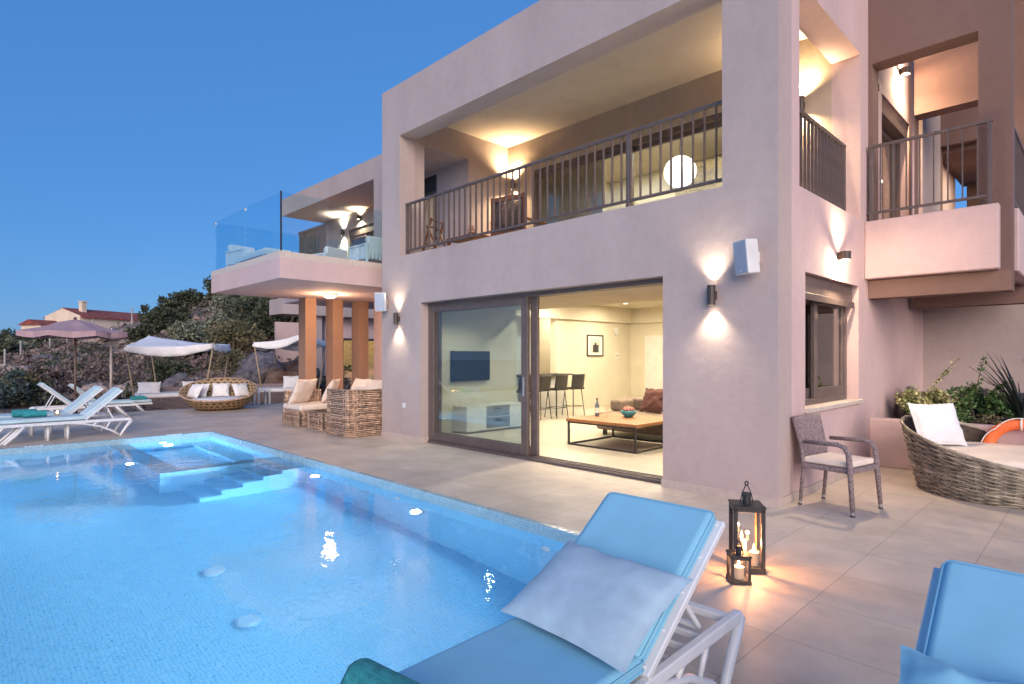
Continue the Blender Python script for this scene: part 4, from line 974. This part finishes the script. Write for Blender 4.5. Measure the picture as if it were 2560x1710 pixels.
for sx in (-1, 1):
    for sy in (-1, 1): m.box(sx*.36-.03, sx*.36+.03, sy*.26-.03, sy*.26+.03, 0, .28)
m.build('top', 'white_plastic', o)
# loggia
o = thing('loggia_chair', 'wooden chair with black woven back in the loggia behind the railing', 'chair', (-5.15, 1.5, 3.25), radians(8)); f = MB()
for s in (-1, 1): f.box(s*.36-.022, s*.36+.022, -.30, -.26, 0, 1.08); f.box(s*.36-.022, s*.36+.022, .28, .32, 0, .62); f.box(s*.36-.03, s*.36+.03, -.30, .34, .62, .65)
f.box(-.34, .34, -.295, -.265, 1.0, 1.07); f.box(-.34, .34, -.295, -.265, .40, .45); f.build('frame', 'chair_wood', o)
b = MB()
for k in range(15): b.box(-.335 + .045*k, -.300 + .045*k, -.284, -.276, .45, 1.0)
for k in range(12): b.box(-.338, .338, -.290, -.285, .465 + .045*k, .495 + .045*k)
b.build('backrest', 'black_leather', o); MB().box(-.34, .34, -.26, .32, .38, .46).build('seat', 'black_leather', o, bevel=.02)
o = thing('loggia_table', 'dark wooden table in the loggia with red flowers', 'table', (-6.0, 1.15, 3.25), 0); m = MB(); m.box(-.4, .4, -.3, .3, .40, .44)
for sx in (-1, 1):
    for sy in (-1, 1): m.box(sx*.36-.025, sx*.36+.025, sy*.26-.025, sy*.26+.025, 0, .40)
m.build('top', 'chair_wood', o)
o = thing('flower_pot', 'small pot of red flowers on the loggia table', 'flowers', (-5.95, 1.1, 3.69)); MB().lathe([(.05, 0), (.07, .09), (.065, .09)], 14).build('pot', 'terracotta', o)
m = MB(); cloud(m, (0, 0, .15), (.13, .10, .07), 90, .05, random.Random(5)); m.build('blossom', 'fruit_red', o)
o = thing('folded_chair', 'brown folding chair leaning low behind the loggia railing', 'chair', (-6.35, .62, 3.25), radians(20)); m = MB()
for s in (-1, 1): m.beam((-.25, s*.2, 0), (.0, s*.2, .75), .03, .03); m.beam((.2, s*.17, 0), (-.12, s*.17, .62), .03, .03)
for k in (.3, .45, .6, .72): m.beam((-.25 + k*.333, -.2, k), (-.25 + k*.333, .2, k), .05, .015)
m.build('frame', 'chair_wood', o)
o = thing('globe_lamp', 'large glowing white paper globe hanging in the upper room', 'pendant lamp', (-3.62, 4.5, 5.13))
MB().sphere((0, 0, 0), .31, 28, 18).build('shade', 'globe_glow', o, smooth=True); MB().tube([(0, 0, .31), (0, 0, .82)], .006, 6).build('cord', 'dark_metal', o)
# brown balcony
o = thing('balcony_chair', 'dark metal chair on the far brown balcony', 'chair', (.9, 8.2, 3.5), radians(200)); m = MB()
for sx in (-1, 1):
    for sy in (-1, 1): m.box(sx*.22-.012, sx*.22+.012, sy*.22-.012, sy*.22+.012, 0, 1.2 if sy > 0 else .75)
for k in range(5): m.box(-.22, .22, .212, .228, .55 + .15*k, .60 + .15*k)
m.box(-.24, .24, -.24, .24, .55, .58); m.build('frame', 'dark_metal', o)

# ------------------------------------------------------------------ living room
o = thing('television', 'flat dark television on the wall behind the glass door', 'television', (-6.69, 1.67, 1.30), 0)
MB().box(.02, .065, -.50, .50, -.30, .30).build('casing', 'dark_metal', o, bevel=.006); MB().box(.0655, .068, -.485, .485, -.28, .285).build('screen', 'tv_screen', o); MB().box(0, .02, -.2, .2, -.15, .15).build('mount', 'dark_metal', o)
o = thing('media_cabinet', 'low white media cabinet with two grey drawers below the television', 'cabinet', (-6.45, 2.02, .008), 0)
MB().box(-.2, .2, -.80, .80, .03, .52).build('body', 'cabinet_white', o, bevel=.004)
for k in range(2): d = MB().box(.2005, .212, -.29, .33, .07 + .225*k, .275 + .225*k).build('drawer', 'drawer_grey', o); MB().box(.2125, .225, -.07, .11, .20 + .225*k, .23 + .225*k).build('handle', 'dark_metal', d)
MB().box(.2005, .212, -.79, -.30, .05, .51).build('door', 'cabinet_white', o); MB().box(.2005, .212, .34, .79, .05, .51).build('door', 'cabinet_white', o)
o = thing('coffee_table', 'square coffee table with wooden top on black metal legs', 'coffee table', (-3.42, 2.28, .008), 0)
MB().box(-.70, .70, -.66, .66, .395, .445).build('top', 'table_wood', o, bevel=.004)
f = MB()
for sx in (-1, 1): f.box(sx*.66-.014, sx*.66+.014, -.646, .646, 0, .028); f.box(sx*.66-.014, sx*.66+.014, -.646, .646, .367, .395)
for sy in (-1, 1): f.box(-.646, .646, sy*.63-.014, sy*.63+.014, .0005, .0275); f.box(-.646, .646, sy*.63-.014, sy*.63+.014, .3675, .3945)
f.build('frame', 'dark_metal', o)
for sx in (-1, 1):
    for sy in (-1, 1): MB().box(sx*.66-.0145, sx*.66+.0145, sy*.63-.0145, sy*.63+.0145, .028, .367).build('leg', 'dark_metal', o)
o = thing('wine_bottle', 'wine bottle standing on the left of the coffee table', 'bottle', (-3.92, 2.22, .4535)); MB().lathe([(.037, 0), (.038, .01), (.038, .19), (.03, .215), (.015, .24), (.014, .285)], 18).build('glass', 'bottle_glass', o, smooth=True); MB().lathe([(.016, .286), (.016, .315)], 14).build('cap', 'cushion_maroon', o); MB().lathe([(.0385, .06), (.0385, .15)], 18).build('sticker', 'paper', o)
for x, y, lb in ((-3.78, 2.34, 'empty wine glass right beside the bottle'), (-3.72, 2.20, 'empty wine glass between the bottle and the fruit bowl')):
    o = thing('wine_glass', lb, 'glass', (x, y, .4535), 0, 'wine glasses on the coffee table'); MB().lathe([(.03, 0), (.006, .004), (.005, .09), (.03, .12), (.036, .16), (.03, .20)], 16).build('glass', 'jar_glass', o, smooth=True)
o = thing('fruit_bowl', 'teal bowl heaped with red fruit on the coffee table', 'bowl', (-3.45, 2.48, .4535)); MB().lathe([(.06, 0), (.07, .012), (.125, .07), (.14, .11), (.13, .112), (.06, .03), (.001, .025)], 26).build('bowl', 'bowl_teal', o, smooth=True)
rg = random.Random(2)
for k in range(12): t = k * 2.4; r_ = .095 * sqrt(k / 12); MB().sphere((r_*cos(t), r_*sin(t), .115 + .035 * (1 - k/12) + rg.uniform(0, .01)), .034, 12, 8).build('fruit', 'fruit_red', o, smooth=True)
o = thing('living_sofa', 'brown low corner sofa at the right of the living room', 'sofa', (-3.2, 3.55, .008), 0)
MB().box(-1.35, 1.3, -.55, .55, .10, .42).build('seat', 'sofa_fabric', o, bevel=.05, seg=3); MB().box(-1.35, 1.3, .36, .62, .42, .66).build('backrest', 'sofa_fabric', o, bevel=.06, seg=3); MB().box(-1.36, -1.10, -.1, .58, .421, .64).build('armrest', 'sofa_fabric', o, bevel=.06, seg=3)
for sx in (-1.2, 1.15):
    for sy in (-.45, .5): MB().box(sx-.03, sx+.03, sy-.03, sy+.03, 0, .10).build('foot', 'dark_metal', o)
cushion('cushion', 'maroon cushion leaning on the living room sofa', 'cushion', (-3.72, 3.70, .66), (radians(68), 0, radians(-12)), .56, .50, .16, 'cushion_maroon', 41, None, .01)
def stool(label, loc, rz):
    o = thing('bar_stool', label, 'bar stool', loc, rz, 'black bar stools at the counter'); m = MB()
    L4 = [(-.2, -.2), (.2, -.2), (.2, .2), (-.2, .2)]
    for x, y in L4: MB().tube([(x, y, 0), (x*.72, y*.72, .66)], .011, 8).build('leg', 'dark_metal', o)
    for a, b in zip(L4, L4[1:] + L4[:1]): m.tube([(a[0]*.9, a[1]*.9, .24), (b[0]*.9, b[1]*.9, .24)], .008, 6)
    m.build('footrest', 'dark_metal', o); MB().box(-.2, .2, -.21, .21, .66, .71).build('seat', 'black_leather', o, bevel=.02, seg=3)
    b = MB(); n = 8
    for i in range(n+1):
        for j in range(n+1): v = -1 + 2*j/n; b.v.append((.20 + .05*i/n - .05*v*v, v*.215, .70 + .34*i/n))
    b.f = [(i*(n+1)+j, i*(n+1)+j+1, (i+1)*(n+1)+j+1, (i+1)*(n+1)+j) for i in range(n) for j in range(n)]
    bo = b.build('backrest', 'black_leather', o, smooth=True); bo.modifiers.new('thick', 'SOLIDIFY').thickness = .025
    return o
S0 = stool('black bar stool nearest the end of the counter', (-7.10, 5.42, .008), radians(-6))
dup(S0, (-7.10, 4.78, .008), radians(-2), 'middle one of the black bar stools at the counter'); dup(S0, (-7.14, 4.22, .008), radians(4), 'black bar stool next to the door stile'); dup(S0, (-7.14, 3.55, .008), radians(4), 'black bar stool seen through the glass of the sliding door')
o = thing('bar_counter', 'white bar counter with thin dark top', 'counter', (-7.7, 4.45, .008), 0); MB().box(-.25, .12, -1.2, 1.25, 0, 1.0).build('base', 'cabinet_white', o); MB().box(-.30, .30, -1.25, 1.33, 1.0, 1.035).build('top', 'dark_metal', o); 
o = thing('wall_picture', 'small dark framed picture on the living room wall', 'picture', (-8.1, 7.6, 1.80), 0)
f = MB(); f.box(0, .03, -.38, -.345, -.31, .31); f.box(0, .03, .345, .38, -.31, .31); f.box(0, .03, -.345, .345, -.31, -.275); f.box(0, .03, -.345, .345, .275, .31); f.build('frame', 'dark_metal', o)
MB().box(.002, .010, -.345, .345, -.275, .275).build('mat_board', 'paper', o); MB().box(.0105, .013, -.20, .20, -.20, .20).build('artwork', 'paint_sky', o); MB().box(.0135, .015, -.10, .16, -.20, .02).box(.0135, .015, -.02, .06, .02, .08).build('dark_shape', 'dark_metal', o)
o = thing('wall_clock', 'round white alarm unit on the wall right of the picture', 'wall unit', (-8.1, 8.62, 2.24)); MB().lathe([(.12, 0), (.12, .03), (.09, .05)], 24).build('casing', 'cabinet_white', o, rot=(0, radians(90), 0))
o = thing('thermostat', 'small white thermostat with dark display on the living room wall', 'thermostat', (-8.1, 8.7, 1.50)); MB().box(0, .02, -.06, .06, -.09, .09).build('casing', 'cabinet_white', o); MB().box(.0205, .022, -.03, .03, -.01, .02).build('display', 'tv_screen', o)
o = thing('wall_socket_panel', 'white socket panel on the wall under the television', 'socket', (-6.69, 1.80, .82)); MB().box(0, .012, -.12, .12, -.04, .04).build('plate', 'cabinet_white', o)
o = thing('kitchen_cabinet', 'tall pale kitchen cabinet behind the bar counter', 'cabinet', (-9.25, 5.2, .008)); MB().box(-.3, .3, -.6, .6, 0, 2.1).build('body', 'cabinet_white', o); MB().box(.3005, .315, -.58, -.01, .1, 2.05).build('door', 'cabinet_white', o); MB().box(.3005, .315, .01, .58, .1, 2.05).build('door', 'cabinet_white', o)

# ------------------------------------------------------------------ the hillside behind
def at(u, v, d):
    """point seen at reference pixel (u, v) of the 2560 px wide photograph at depth d"""
    a = radians(44.4106); F = Vector((-cos(a), sin(a), 0)); R = Vector((sin(a), cos(a), 0))
    return Vector((2.282, -5.923, 1.5)) + F*d + R*((u-1280)/1458.68*d) - Vector((0, 0, (v-889.8)/1458.68*d))
def ground(x, y):
    t = max(0, -19.5 - x); k = min(1, t/6)
    far = max(0, t - 32)
    h = .010*min(t, 45) + .42*max(0, min(y + 4.2, 26)) * min(1, t/25) * (1 - .45*min(1, far/30)) - .02*min(far, 90)*0
    h -= .10*max(0, -(y + 5)) * min(1, t/20)
    h += k*(.55*noise.noise(Vector((x*.10, y*.10, 3))) + .22*noise.noise(Vector((x*.35, y*.35, 7))) + .08*noise.noise(Vector((x*1.1, y*1.1, 1))))
    return h - .12
g = MB(); xs = [-16.0 - 2.5*(i/60) if i < 60 else -18.5 - 130*((i-60)/110)**1.7 for i in range(171)]; ys = [-60 + 120*j/160 for j in range(161)]
for x in xs:
    for y in ys: g.v.append((x, y, ground(x, y)))
g.f = [(i*161+j, i*161+j+1, (i+1)*161+j+1, (i+1)*161+j) for i in range(170) for j in range(160)]
struct('hillside', g, 'hill_soil', smooth=True)
g = MB(); g.add([(-16.0, -16, -1.7), (90, -16, -1.7), (90, 90, -1.7), (-16.0, 90, -1.7), (-16.0, -40, -12.5), (90, -40, -12.5)], [(0, 1, 2, 3), (4, 5, 1, 0)])
struct('ground', g, 'hill_soil')
g = MB(); g.add([(-1500, -1500, -12), (1500, -1500, -12), (1500, 1500, -12), (-1500, 1500, -12)], [(0, 1, 2, 3)])
struct('sea', g, 'sea_water')
b = MB(); nx, ny = 20, 60
for i in range(nx+1):
    for j in range(ny+1): x, y = -16.06 - 3.3*i/nx, -9 + 18*j/ny; b.v.append((x, y, ground(x, y) + .02 + .012*noise.noise(Vector((x*5, y*5, 0)))))
b.f = [(i*(ny+1)+j, i*(ny+1)+j+1, (i+1)*(ny+1)+j+1, (i+1)*(ny+1)+j) for i in range(nx) for j in range(ny)]
struct('gravel_bed', b, 'gravel')
st = MB(); rg = random.Random(11)
for k in range(1500):
    x, y = rg.uniform(-19.2, -16.1), rg.uniform(-6, 6); r_ = rg.uniform(.015, .045)
    o_ = len(st.v); st.sphere((x, y, ground(x, y) + .02 + r_*.3), r_, 5, 3, (1, rg.uniform(.6, 1), .7))
tag(st.build('pebbles', 'rock_tan'), 'loose pale pebbles strewn over the gravel strip', 'pebbles', kind='stuff')
def scrub(name, mat, n, seed, rr, size, leaves, label, ymax, cond):
    rg = random.Random(seed); m = MB()
    for _ in range(n):
        d = rg.uniform(18.5, 75) if rg.random() < .75 else rg.uniform(18.5, 32); u = rg.uniform(-160, 860)
        p = at(u, 890, d)
        if p.x > -19.6 or p.y > ymax or not cond(p, d, u, rg): continue
        z = ground(p.x, p.y); r_ = rg.uniform(*rr) * (.6 + d/100)
        cloud(m, (p.x, p.y, z + r_*.25), (r_, r_, r_*.65), leaves, size * (.6 + d/45), rg, .3)
    return tag(m.build(name, mat), label, 'scrub', kind='stuff')
scrub('heath_scrub', 'leaf_scrub', 1500, 3, (.25, .65), .16, 46, 'low mauve brown heath covering the hillside', 40, lambda p, d, u, r: not (240 < u < 400 and d > 36))
scrub('green_scrub', 'leaf_dark', 380, 5, (.3, .8), .17, 60, 'dark green scrub scattered over the hillside', 40, lambda p, d, u, r: noise.noise(Vector((p.x*.12, p.y*.12, 5))) > -.05)
scrub('grey_scrub', 'leaf_blue', 150, 9, (.3, .6), .16, 60, 'blue green scrub at the left edge of the hillside', 40, lambda p, d, u, r: u < 160 and d < 34)
st = MB(); rg = random.Random(17)
for k in range(1300):
    d = rg.uniform(19.5, 55); u = rg.uniform(0, 760); p = at(u, 890, d)
    if noise.noise(Vector((p.x*.18, p.y*.18, 9))) < -.02 or p.x > -19.5: continue
    r_ = rg.uniform(.06, .30) * (.6 + d/60); z = ground(p.x, p.y); q = rock((p.x, p.y, z + r_*.2), r_, rg.random()*40, 1, .5, (1.2, 1, .7)); st.add(q.v, q.f)
tag(st.build('field_stones', 'rock_tan'), 'pale broken stones strewn over the hillside', 'stones', kind='stuff')
def boulder(u, v, d, r, label, mat='rock_grey', sq=(1, 1, .8), seed=1):
    p = at(u, v, d); z = min(p.z, ground(p.x, p.y) + r*.75) if False else p.z
    o = thing('boulder', label, 'rock', (p.x, p.y, ground(p.x, p.y)), 0, 'boulders on the hillside')
    h = max(z - ground(p.x, p.y), r*.2); rock((0, 0, h*.55), r, seed, 4, .42, (sq[0], sq[1], sq[2])).build('stone', mat, o)
boulder(655, 905, 22.5, .92, 'big grey boulder under the right canopy', 'rock_grey', (1.1, 1, .85), 3)
boulder(715, 925, 22.5, 1.0, 'dark red brown boulder left of the columns', 'rock_dark', (1.1, 1, .8), 8)
boulder(600, 935, 21.5, .38, 'small pale boulder between the canopies', 'rock_tan', (1, 1, 1), 5)
boulder(452, 955, 21.5, .55, 'grey boulder behind the left canopy daybed', 'rock_grey', (1.3, 1, .8), 6)
boulder(560, 930, 22.5, .4, 'low brown boulder behind the basket sofa', 'rock_dark', (1.3, 1, .7), 14)
boulder(238, 962, 20.5, .42, 'pale pinkish boulder behind the parasol pole', 'rock_tan', (1.4, 1, .7), 9)
boulder(300, 966, 21, .36, 'pale flat boulder near the left canopy pole', 'rock_tan', (1.5, 1, .6), 12)
boulder(45, 925, 30, .55, 'white boulder at the left edge beside the fence posts', 'rock_tan', (1.3, 1, .7), 16)
boulder(110, 905, 34, .6, 'long pale rock below the fence posts', 'rock_grey', (2.0, 1, .5), 18)
boulder(245, 872, 38, .9, 'heap of pinkish rock below the house', 'rock_tan', (1.3, 1, .7), 22)
def tree(name, label, cat, u, v, d, r, mat, n, size, trunk=True, group=None, sq=(1, 1, .8), clumps=26, seed=1):
    p = at(u, v, d); gz = ground(p.x, p.y); rg = random.Random(seed)
    o = thing(name, label, cat, (p.x, p.y, gz), 0, group); cz = max(p.z - gz, r*.6)
    m = MB()
    for k in range(clumps):
        dd = Vector((rg.gauss(0, 1), rg.gauss(0, 1), rg.gauss(0, .8))).normalized() * r * rg.uniform(.25, .85)
        q = r * rg.uniform(.22, .42); cloud(m, (dd.x*sq[0], dd.y*sq[1], cz + dd.z*sq[2]), (q, q, q*.75), n // clumps, size, rg, .25)
    m.build('crown', mat, o)
    if trunk:
        t = MB(); t.tube([(0, 0, -.3), (.1, .05, cz*.4), (0, .1, cz*.8)], [.05*r+.08, .04*r+.05, .03*r+.02], 8)
        for k in range(5):
            a = k*1.3 + seed; t.tube([(.08, .05, cz*.35), (cos(a)*r*.3, sin(a)*r*.3, cz*.7), (cos(a)*r*.6, sin(a)*r*.6, cz + r*.1)], [.04*r+.03, .03*r+.02, .012], 6)
        t.build('trunk', 'bark', o, smooth=True)
tree('olive_tree', 'grey green olive tree rising behind the left canopy', 'tree', 480, 838, 29, 1.30, 'leaf_olive', 5200, .17, seed=2, clumps=38)
tree('olive_tree', 'second grey green olive crown right of the first, above the basket sofa', 'tree', 532, 822, 31, 1.1, 'leaf_olive', 3600, .17, seed=5, clumps=30)
tree('carob_tree', 'brownish leaning tree with bare limbs between the canopies', 'tree', 585, 838, 27, 1.2, 'leaf_brownish', 3600, .15, seed=7, clumps=32)
GT = 'dark trees along the crest'
for u, v, d, r, lb, sd in ((425, 790, 46, 1.2, 'dark round tree at the left end of the crest', 11), (475, 782, 47, 1.3, 'dark tree second from the left on the crest', 12), (545, 758, 46, 1.55, 'tallest dark tree on the crest left of the balcony slab', 13), (600, 785, 44, 1.4, 'dark tree on the crest under the balcony corner', 14),
        (690, 768, 50, 1.5, 'dark tree on the crest above the stone wall', 15), (640, 778, 44, 1.0, 'reddish brown bush on the crest beside the stone wall', 16), (405, 832, 38, 1.2, 'dark bush on the slope left of the olive tree', 17), (630, 835, 34, 2.2, 'dark bush on the slope below the stone wall', 18), (705, 850, 33, 2.2, 'dark bush on the slope left of the columns', 19), (355, 858, 36, .9, 'low dark bush on the slope behind the parasol', 20), (775, 850, 34, 2.2, 'dark bush on the slope seen between the columns', 27)):
    tree('hill_tree', lb, 'tree', u, v, d, r, 'leaf_brownish' if sd == 16 else 'leaf_dark', 1900, .26, seed=sd, group=GT, clumps=24)
for u, v, d, r, lb, sd in ((432, 812, 40, 1.2, 'bushy tree on the slope above the left end of the canopy', 61), (565, 800, 40, 1.3, 'bushy tree on the slope between olive crown and balcony slab', 62), (625, 805, 38, 1.3, 'bushy tree on the slope right of the leaning tree', 63), (672, 838, 34, 1.2, 'bushy tree on the slope beside the neighbouring villa', 64), (382, 822, 44, 1.0, 'small bush on the reddish slope right of the house', 65)):
    tree('hill_tree', lb, 'tree', u, v, d, r, ('leaf_olive', 'leaf_dark')[sd % 2], 2000, .20, seed=sd, group=GT, clumps=24)
GH = 'hedge trees at the far left'
for u, v, d, r, lb, sd in ((-20, 852, 60, 2.3, 'dark hedge tree cut by the left edge', 31), (38, 852, 58, 1.9, 'dark hedge tree second from the left edge', 32), (78, 862, 56, 1.5, 'bushy hedge tree left of the lit house', 33), (48, 872, 48, 1.3, 'light green palm like bush below the hedge', 34), (5, 880, 46, 1.4, 'low dark bush below the hedge at the left edge', 35), (130, 878, 52, 1.1, 'round bush in front of the lit house wall', 36)):
    tree('hedge_tree', lb, 'tree', u, v, d, r, 'leaf_olive' if sd == 34 else 'leaf_dark', 1700, .30, seed=sd, group=GH, clumps=22)
for u, v, d, r, lb, sd, mt in ((-10, 985, 17.5, 1.1, 'blue green bush at the left edge beyond the loungers', 41, 'leaf_blue'), (45, 1000, 18.5, .8, 'dark low bush behind the left lounger', 42, 'leaf_dark'), (55, 960, 20.5, .9, 'olive brown bush at the left behind the loungers', 43, 'leaf_brownish'), (130, 945, 21, .8, 'brown bush behind the raised lounger backs', 44, 'leaf_scrub'), (420, 925, 22.5, .8, 'dark bush shaded below the left canopy', 45, 'leaf_dark'), (590, 905, 23, .9, 'green bush between canopy poles and boulder', 46, 'leaf_brownish')):
    tree('garden_bush', lb, 'bush', u, v, d, r, mt, 1900, .12, False, 'bushes at the edge of the gravel', (1.2, 1.2, .7), 24, sd)
# fence on the slope
fp = [(12, 916, 36), (52, 898, 38), (125, 878, 40), (168, 881, 40), (218, 866, 41), (233, 856, 43), (330, 845, 47), (618, 757, 52), (645, 755, 52)]
for part_of, lb in ((fp[:7], 'wire fence with pale posts running up the slope at the left'), (fp[7:], 'pale fence posts on the crest beside the stone wall')):
    p0 = at(*part_of[0]); o = thing('wire_fence', lb, 'fence', (p0.x, p0.y, ground(p0.x, p0.y))); pts = []
    for u, v, d in part_of:
        p = at(u, v, d); z = ground(p.x, p.y); q = Vector((p.x - p0.x, p.y - p0.y, z - o.location.z)); pts.append(q)
        MB().tube([q - Vector((0, 0, .2)), q + Vector((0, 0, 1.35))], .055, 8).build('post', 'post_pale', o)
    w = MB()
    for h in (.5, .9, 1.25): w.tube([q + Vector((0, 0, h)) for q in pts], .006, 4)
    w.build('wire', 'post_pale', o)
# houses
H = at(200, 812, 75); a0 = atan2(.714*0 + .6998*.6 + .7143*.8*0, 1)
R_ = Vector((.6998, .7143, 0)); F_ = Vector((-.7143, .6998, 0)); V_ = (F_ - R_*.74).normalized(); ex = (R_ + F_*.74).normalized()*.8 + V_*.6; hz = ground(H.x, H.y) - .5
o = thing('far_house', 'cream house with red tiled roof and chimney up on the hill', 'house', (H.x, H.y, 2.2), atan2(ex.y, ex.x))
m = MB(); L_, D_ = 11, 6.2; ez, rz_ = 4.5, 5.6
m.box(0, L_, 0, D_, -1.5, ez); m.add([(0, 0, ez), (0, D_, ez), (0, D_/2, rz_-.1), (.2, 0, ez), (.2, D_, ez), (.2, D_/2, rz_-.1)], [(0, 2, 1), (3, 4, 5), (0, 3, 5, 2), (1, 2, 5, 4)])
m.build('wall', 'house_cream', o)
r = MB(); 
for s in (0, 1):
    y0, y1 = (-.35, D_/2) if s == 0 else (D_+.35, D_/2); r.add([(.05, y0, ez-.12), (L_+.4, y0, ez-.12), (L_+.4, y1, rz_), (.05, y1, rz_), (.05, y0, ez-.3), (L_+.4, y0, ez-.3), (L_+.4, y1, rz_-.18), (.05, y1, rz_-.18)], [(0,1,2,3),(4,7,6,5),(0,4,5,1),(1,5,6,2),(2,6,7,3),(3,7,4,0)])
ro = r.build('roof', 'roof_red', o); MB().box(1.5, 2.1, 1.6, 2.2, rz_-1.2, rz_+.8).box(1.42, 2.18, 1.52, 2.28, rz_+.8, rz_+.95).build('chimney', 'house_cream', ro)
m = MB(); m.box(-.1, 4.5, -5.5, -.2, -1.5, 1.9); m.build('annex', 'house_cream', o); m = MB(); m.box(-3.0, -.1, 2.6, 6.0, 0, 3.2); m.build('annex', 'house_cream', o)
m = MB(); m.add([(-3.3, 2.3, 3.2), (.0, 2.3, 3.2), (.0, 6.3, 3.2), (-3.3, 6.3, 3.2), (-3.3, 4.3, 3.9), (0, 4.3, 3.9)], [(0, 1, 5, 4), (3, 4, 5, 2), (0, 4, 3), (1, 2, 5), (0, 3, 2, 1)]); m.build('roof', 'roof_red', o)
m = MB(); m.box(.6, 1.6, -5.53, -5.5, -.3, .9); m.box(2.6, 3.6, -5.53, -5.5, -.3, .9); m.build('window', 'bronze', o)
lamp('porch_light', 'POINT', (2.0, -8.0, .5), 500, (1, .62, .3), o, .3)
o = thing('neighbour_villa', 'flat roofed mauve villa behind the columns with a lit stone wall', 'house', (-21.2, 4.0, 0))
MB().box(-1.3, 0, 0, 14, 3.22, 3.86).box(-6, -1.3, 5.0, 14, 3.4, 3.7).build('roof_slab', 'plaster', o)
m = MB(); wall_grid(m, 'y', (2.15, 14), (-.2, 3.22), (-.9, -.6), [(3.0, 9, .1, 2.3)]); m.box(-6, -.9, 13.8, 14, 0, 3.22); m.box(-6, -5.8, 2.15, 14, 0, 3.22); m.build('wall', 'plaster_lit', o)
MB().box(-.55, -.25, 1.55, 1.85, 0, 3.22).build('column', 'plaster', o)
f = MB(); f.box(-.8, -.7, 3.0, 3.1, .1, 2.3); f.box(-.8, -.7, 5.9, 6.0, .1, 2.3); f.box(-.8, -.7, 3.0, 9, 2.2, 2.3); f.build('window', 'bronze', o)
MB().box(-3.5, -3.3, 2.3, 13.6, 0, 3.2).build('feature_wall', 'stone_inside', o); MB().box(-6, -.6, 2.15, 14, -.1, .05).build('floor', 'room_tile', o)
for y in (4.0, 6.5): lamp('room_lamp', 'AREA', (-1.8, y, 3.1), 90, (1, .78, .42), o, .4)
q = at(672, 768, 36); o = thing('stone_terrace_wall', 'rough pinkish stone retaining wall on the crest', 'wall', (q.x, q.y, q.z - .6), radians(50)); m = MB(); m.box(-.9, 1.6, -.25, .25, -2.5, .95); m.build('masonry', 'stone_outside', o)

# ------------------------------------------------------------------ planting bed on the right
def shrub(label, c, r, mat, n, size, seed, sprigs=(), name='planter_shrub'):
    o = thing(name, label, 'shrub', (c[0], c[1], .56)); rg = random.Random(seed); m = MB(); s = MB()
    for k in range(34):
        dd = Vector((rg.gauss(0, 1), rg.gauss(0, 1), rg.gauss(0, .9))).normalized() * rg.uniform(.3, .95)
        q = (dd.x*r[0], dd.y*r[1], c[2] - .56 + dd.z*r[2]); cloud(m, q, (.11, .11, .09), n // 34, size, rg, .2, asp=.6)
        s.tube([(q[0]*.15, q[1]*.15, 0), (q[0]*.6, q[1]*.6, q[2]*.55), q], [.008, .006, .003], 5)
    for (bx, by, bz, tx, ty, tz) in sprigs:
        a, b_ = Vector((bx, by, bz)), Vector((tx, ty, tz)); s.tube([a, (a+b_)/2 + Vector((0, 0, .03)), b_], [.006, .005, .003], 5)
        for k in range(26): t = rg.random(); p = a.lerp(b_, t); cloud(m, p, (.045, .045, .03), 2, size, rg, .3, asp=.6)
    m.build('leaves', mat, o); s.build('stems', 'bark', o)
shrub('variegated yellow green shrub in the planter behind the white pillow', (.52, 4.0, .88), (.42, .32, .24), 'leaf_variegated', 2600, .045, 51, ((.05, 0, .50, .33, .05, .90),))
shrub('green leafy shrub in the planter beside the flax plant', (1.08, 4.05, .86), (.42, .34, .24), 'leaf_garden', 2600, .05, 52, ((-.05, 0, .4, .05, .0, .92), (.1, 0, .45, .32, 0, .62)))
shrub('low feathery green plant at the planter rim', (.82, 3.72, .68), (.30, .18, .12), 'leaf_garden', 1200, .035, 53)
shrub('low dry grassy plant at the planter rim near the lifebuoy', (1.25, 3.65, .66), (.16, .12, .07), 'leaf_brownish', 500, .03, 54)
shrub('lime green leafy shrub entering at the right edge', (1.80, 4.1, 1.42), (.22, .22, .18), 'leaf_lime', 700, .075, 55)
o = thing('flax_plant', 'dark flax plant with long arching blades in the planter', 'plant', (1.52, 3.95, .58)); rg = random.Random(6)
for k in range(34):
    a = rg.uniform(0, 2*pi) if k > 8 else pi + rg.uniform(-.7, .7); L_ = rg.uniform(.6, 1.05); lean = rg.uniform(.12, .62); droop = rg.uniform(.0, .38) * lean * 1.6; m = MB(); dv = Vector((cos(a), sin(a), 0)); sd = Vector((-sin(a), cos(a), 0)); n = 10
    for i in range(n+1):
        t = i/n; p = dv*(lean*L_*t**1.5*1.15) + Vector((0, 0, L_*(t*.98 - droop*t**2.6))); w_ = .021*(1 - t**2.2) + .001
        m.v += [tuple(p - sd*w_), tuple(p + Vector((0, 0, -.006))), tuple(p + sd*w_)]
    m.f = [f_ for i in range(n) for f_ in ((3*i, 3*i+1, 3*i+4, 3*i+3), (3*i+1, 3*i+2, 3*i+5, 3*i+4))]
    m.build('blade', 'leaf_flax', o, smooth=True)
for x, y, r_, lb, sd in ((.12, 4.6, .30, 'dark grey rock in the planter corner', 61), (1.05, 4.9, .34, 'grey rock behind the green planter shrub', 62), (1.45, 4.5, .32, 'grey rock beside the flax plant', 63)):
    o = thing('planter_rock', lb, 'rock', (x, y, .58), 0, 'rocks in the planter'); rock((.06 if x < .2 else 0, 0, r_*.5), r_, sd, 3, .35, (.9, 1, .8) if x > .2 else (.4, 1, 1.1)).build('stone', 'rock_grey', o)
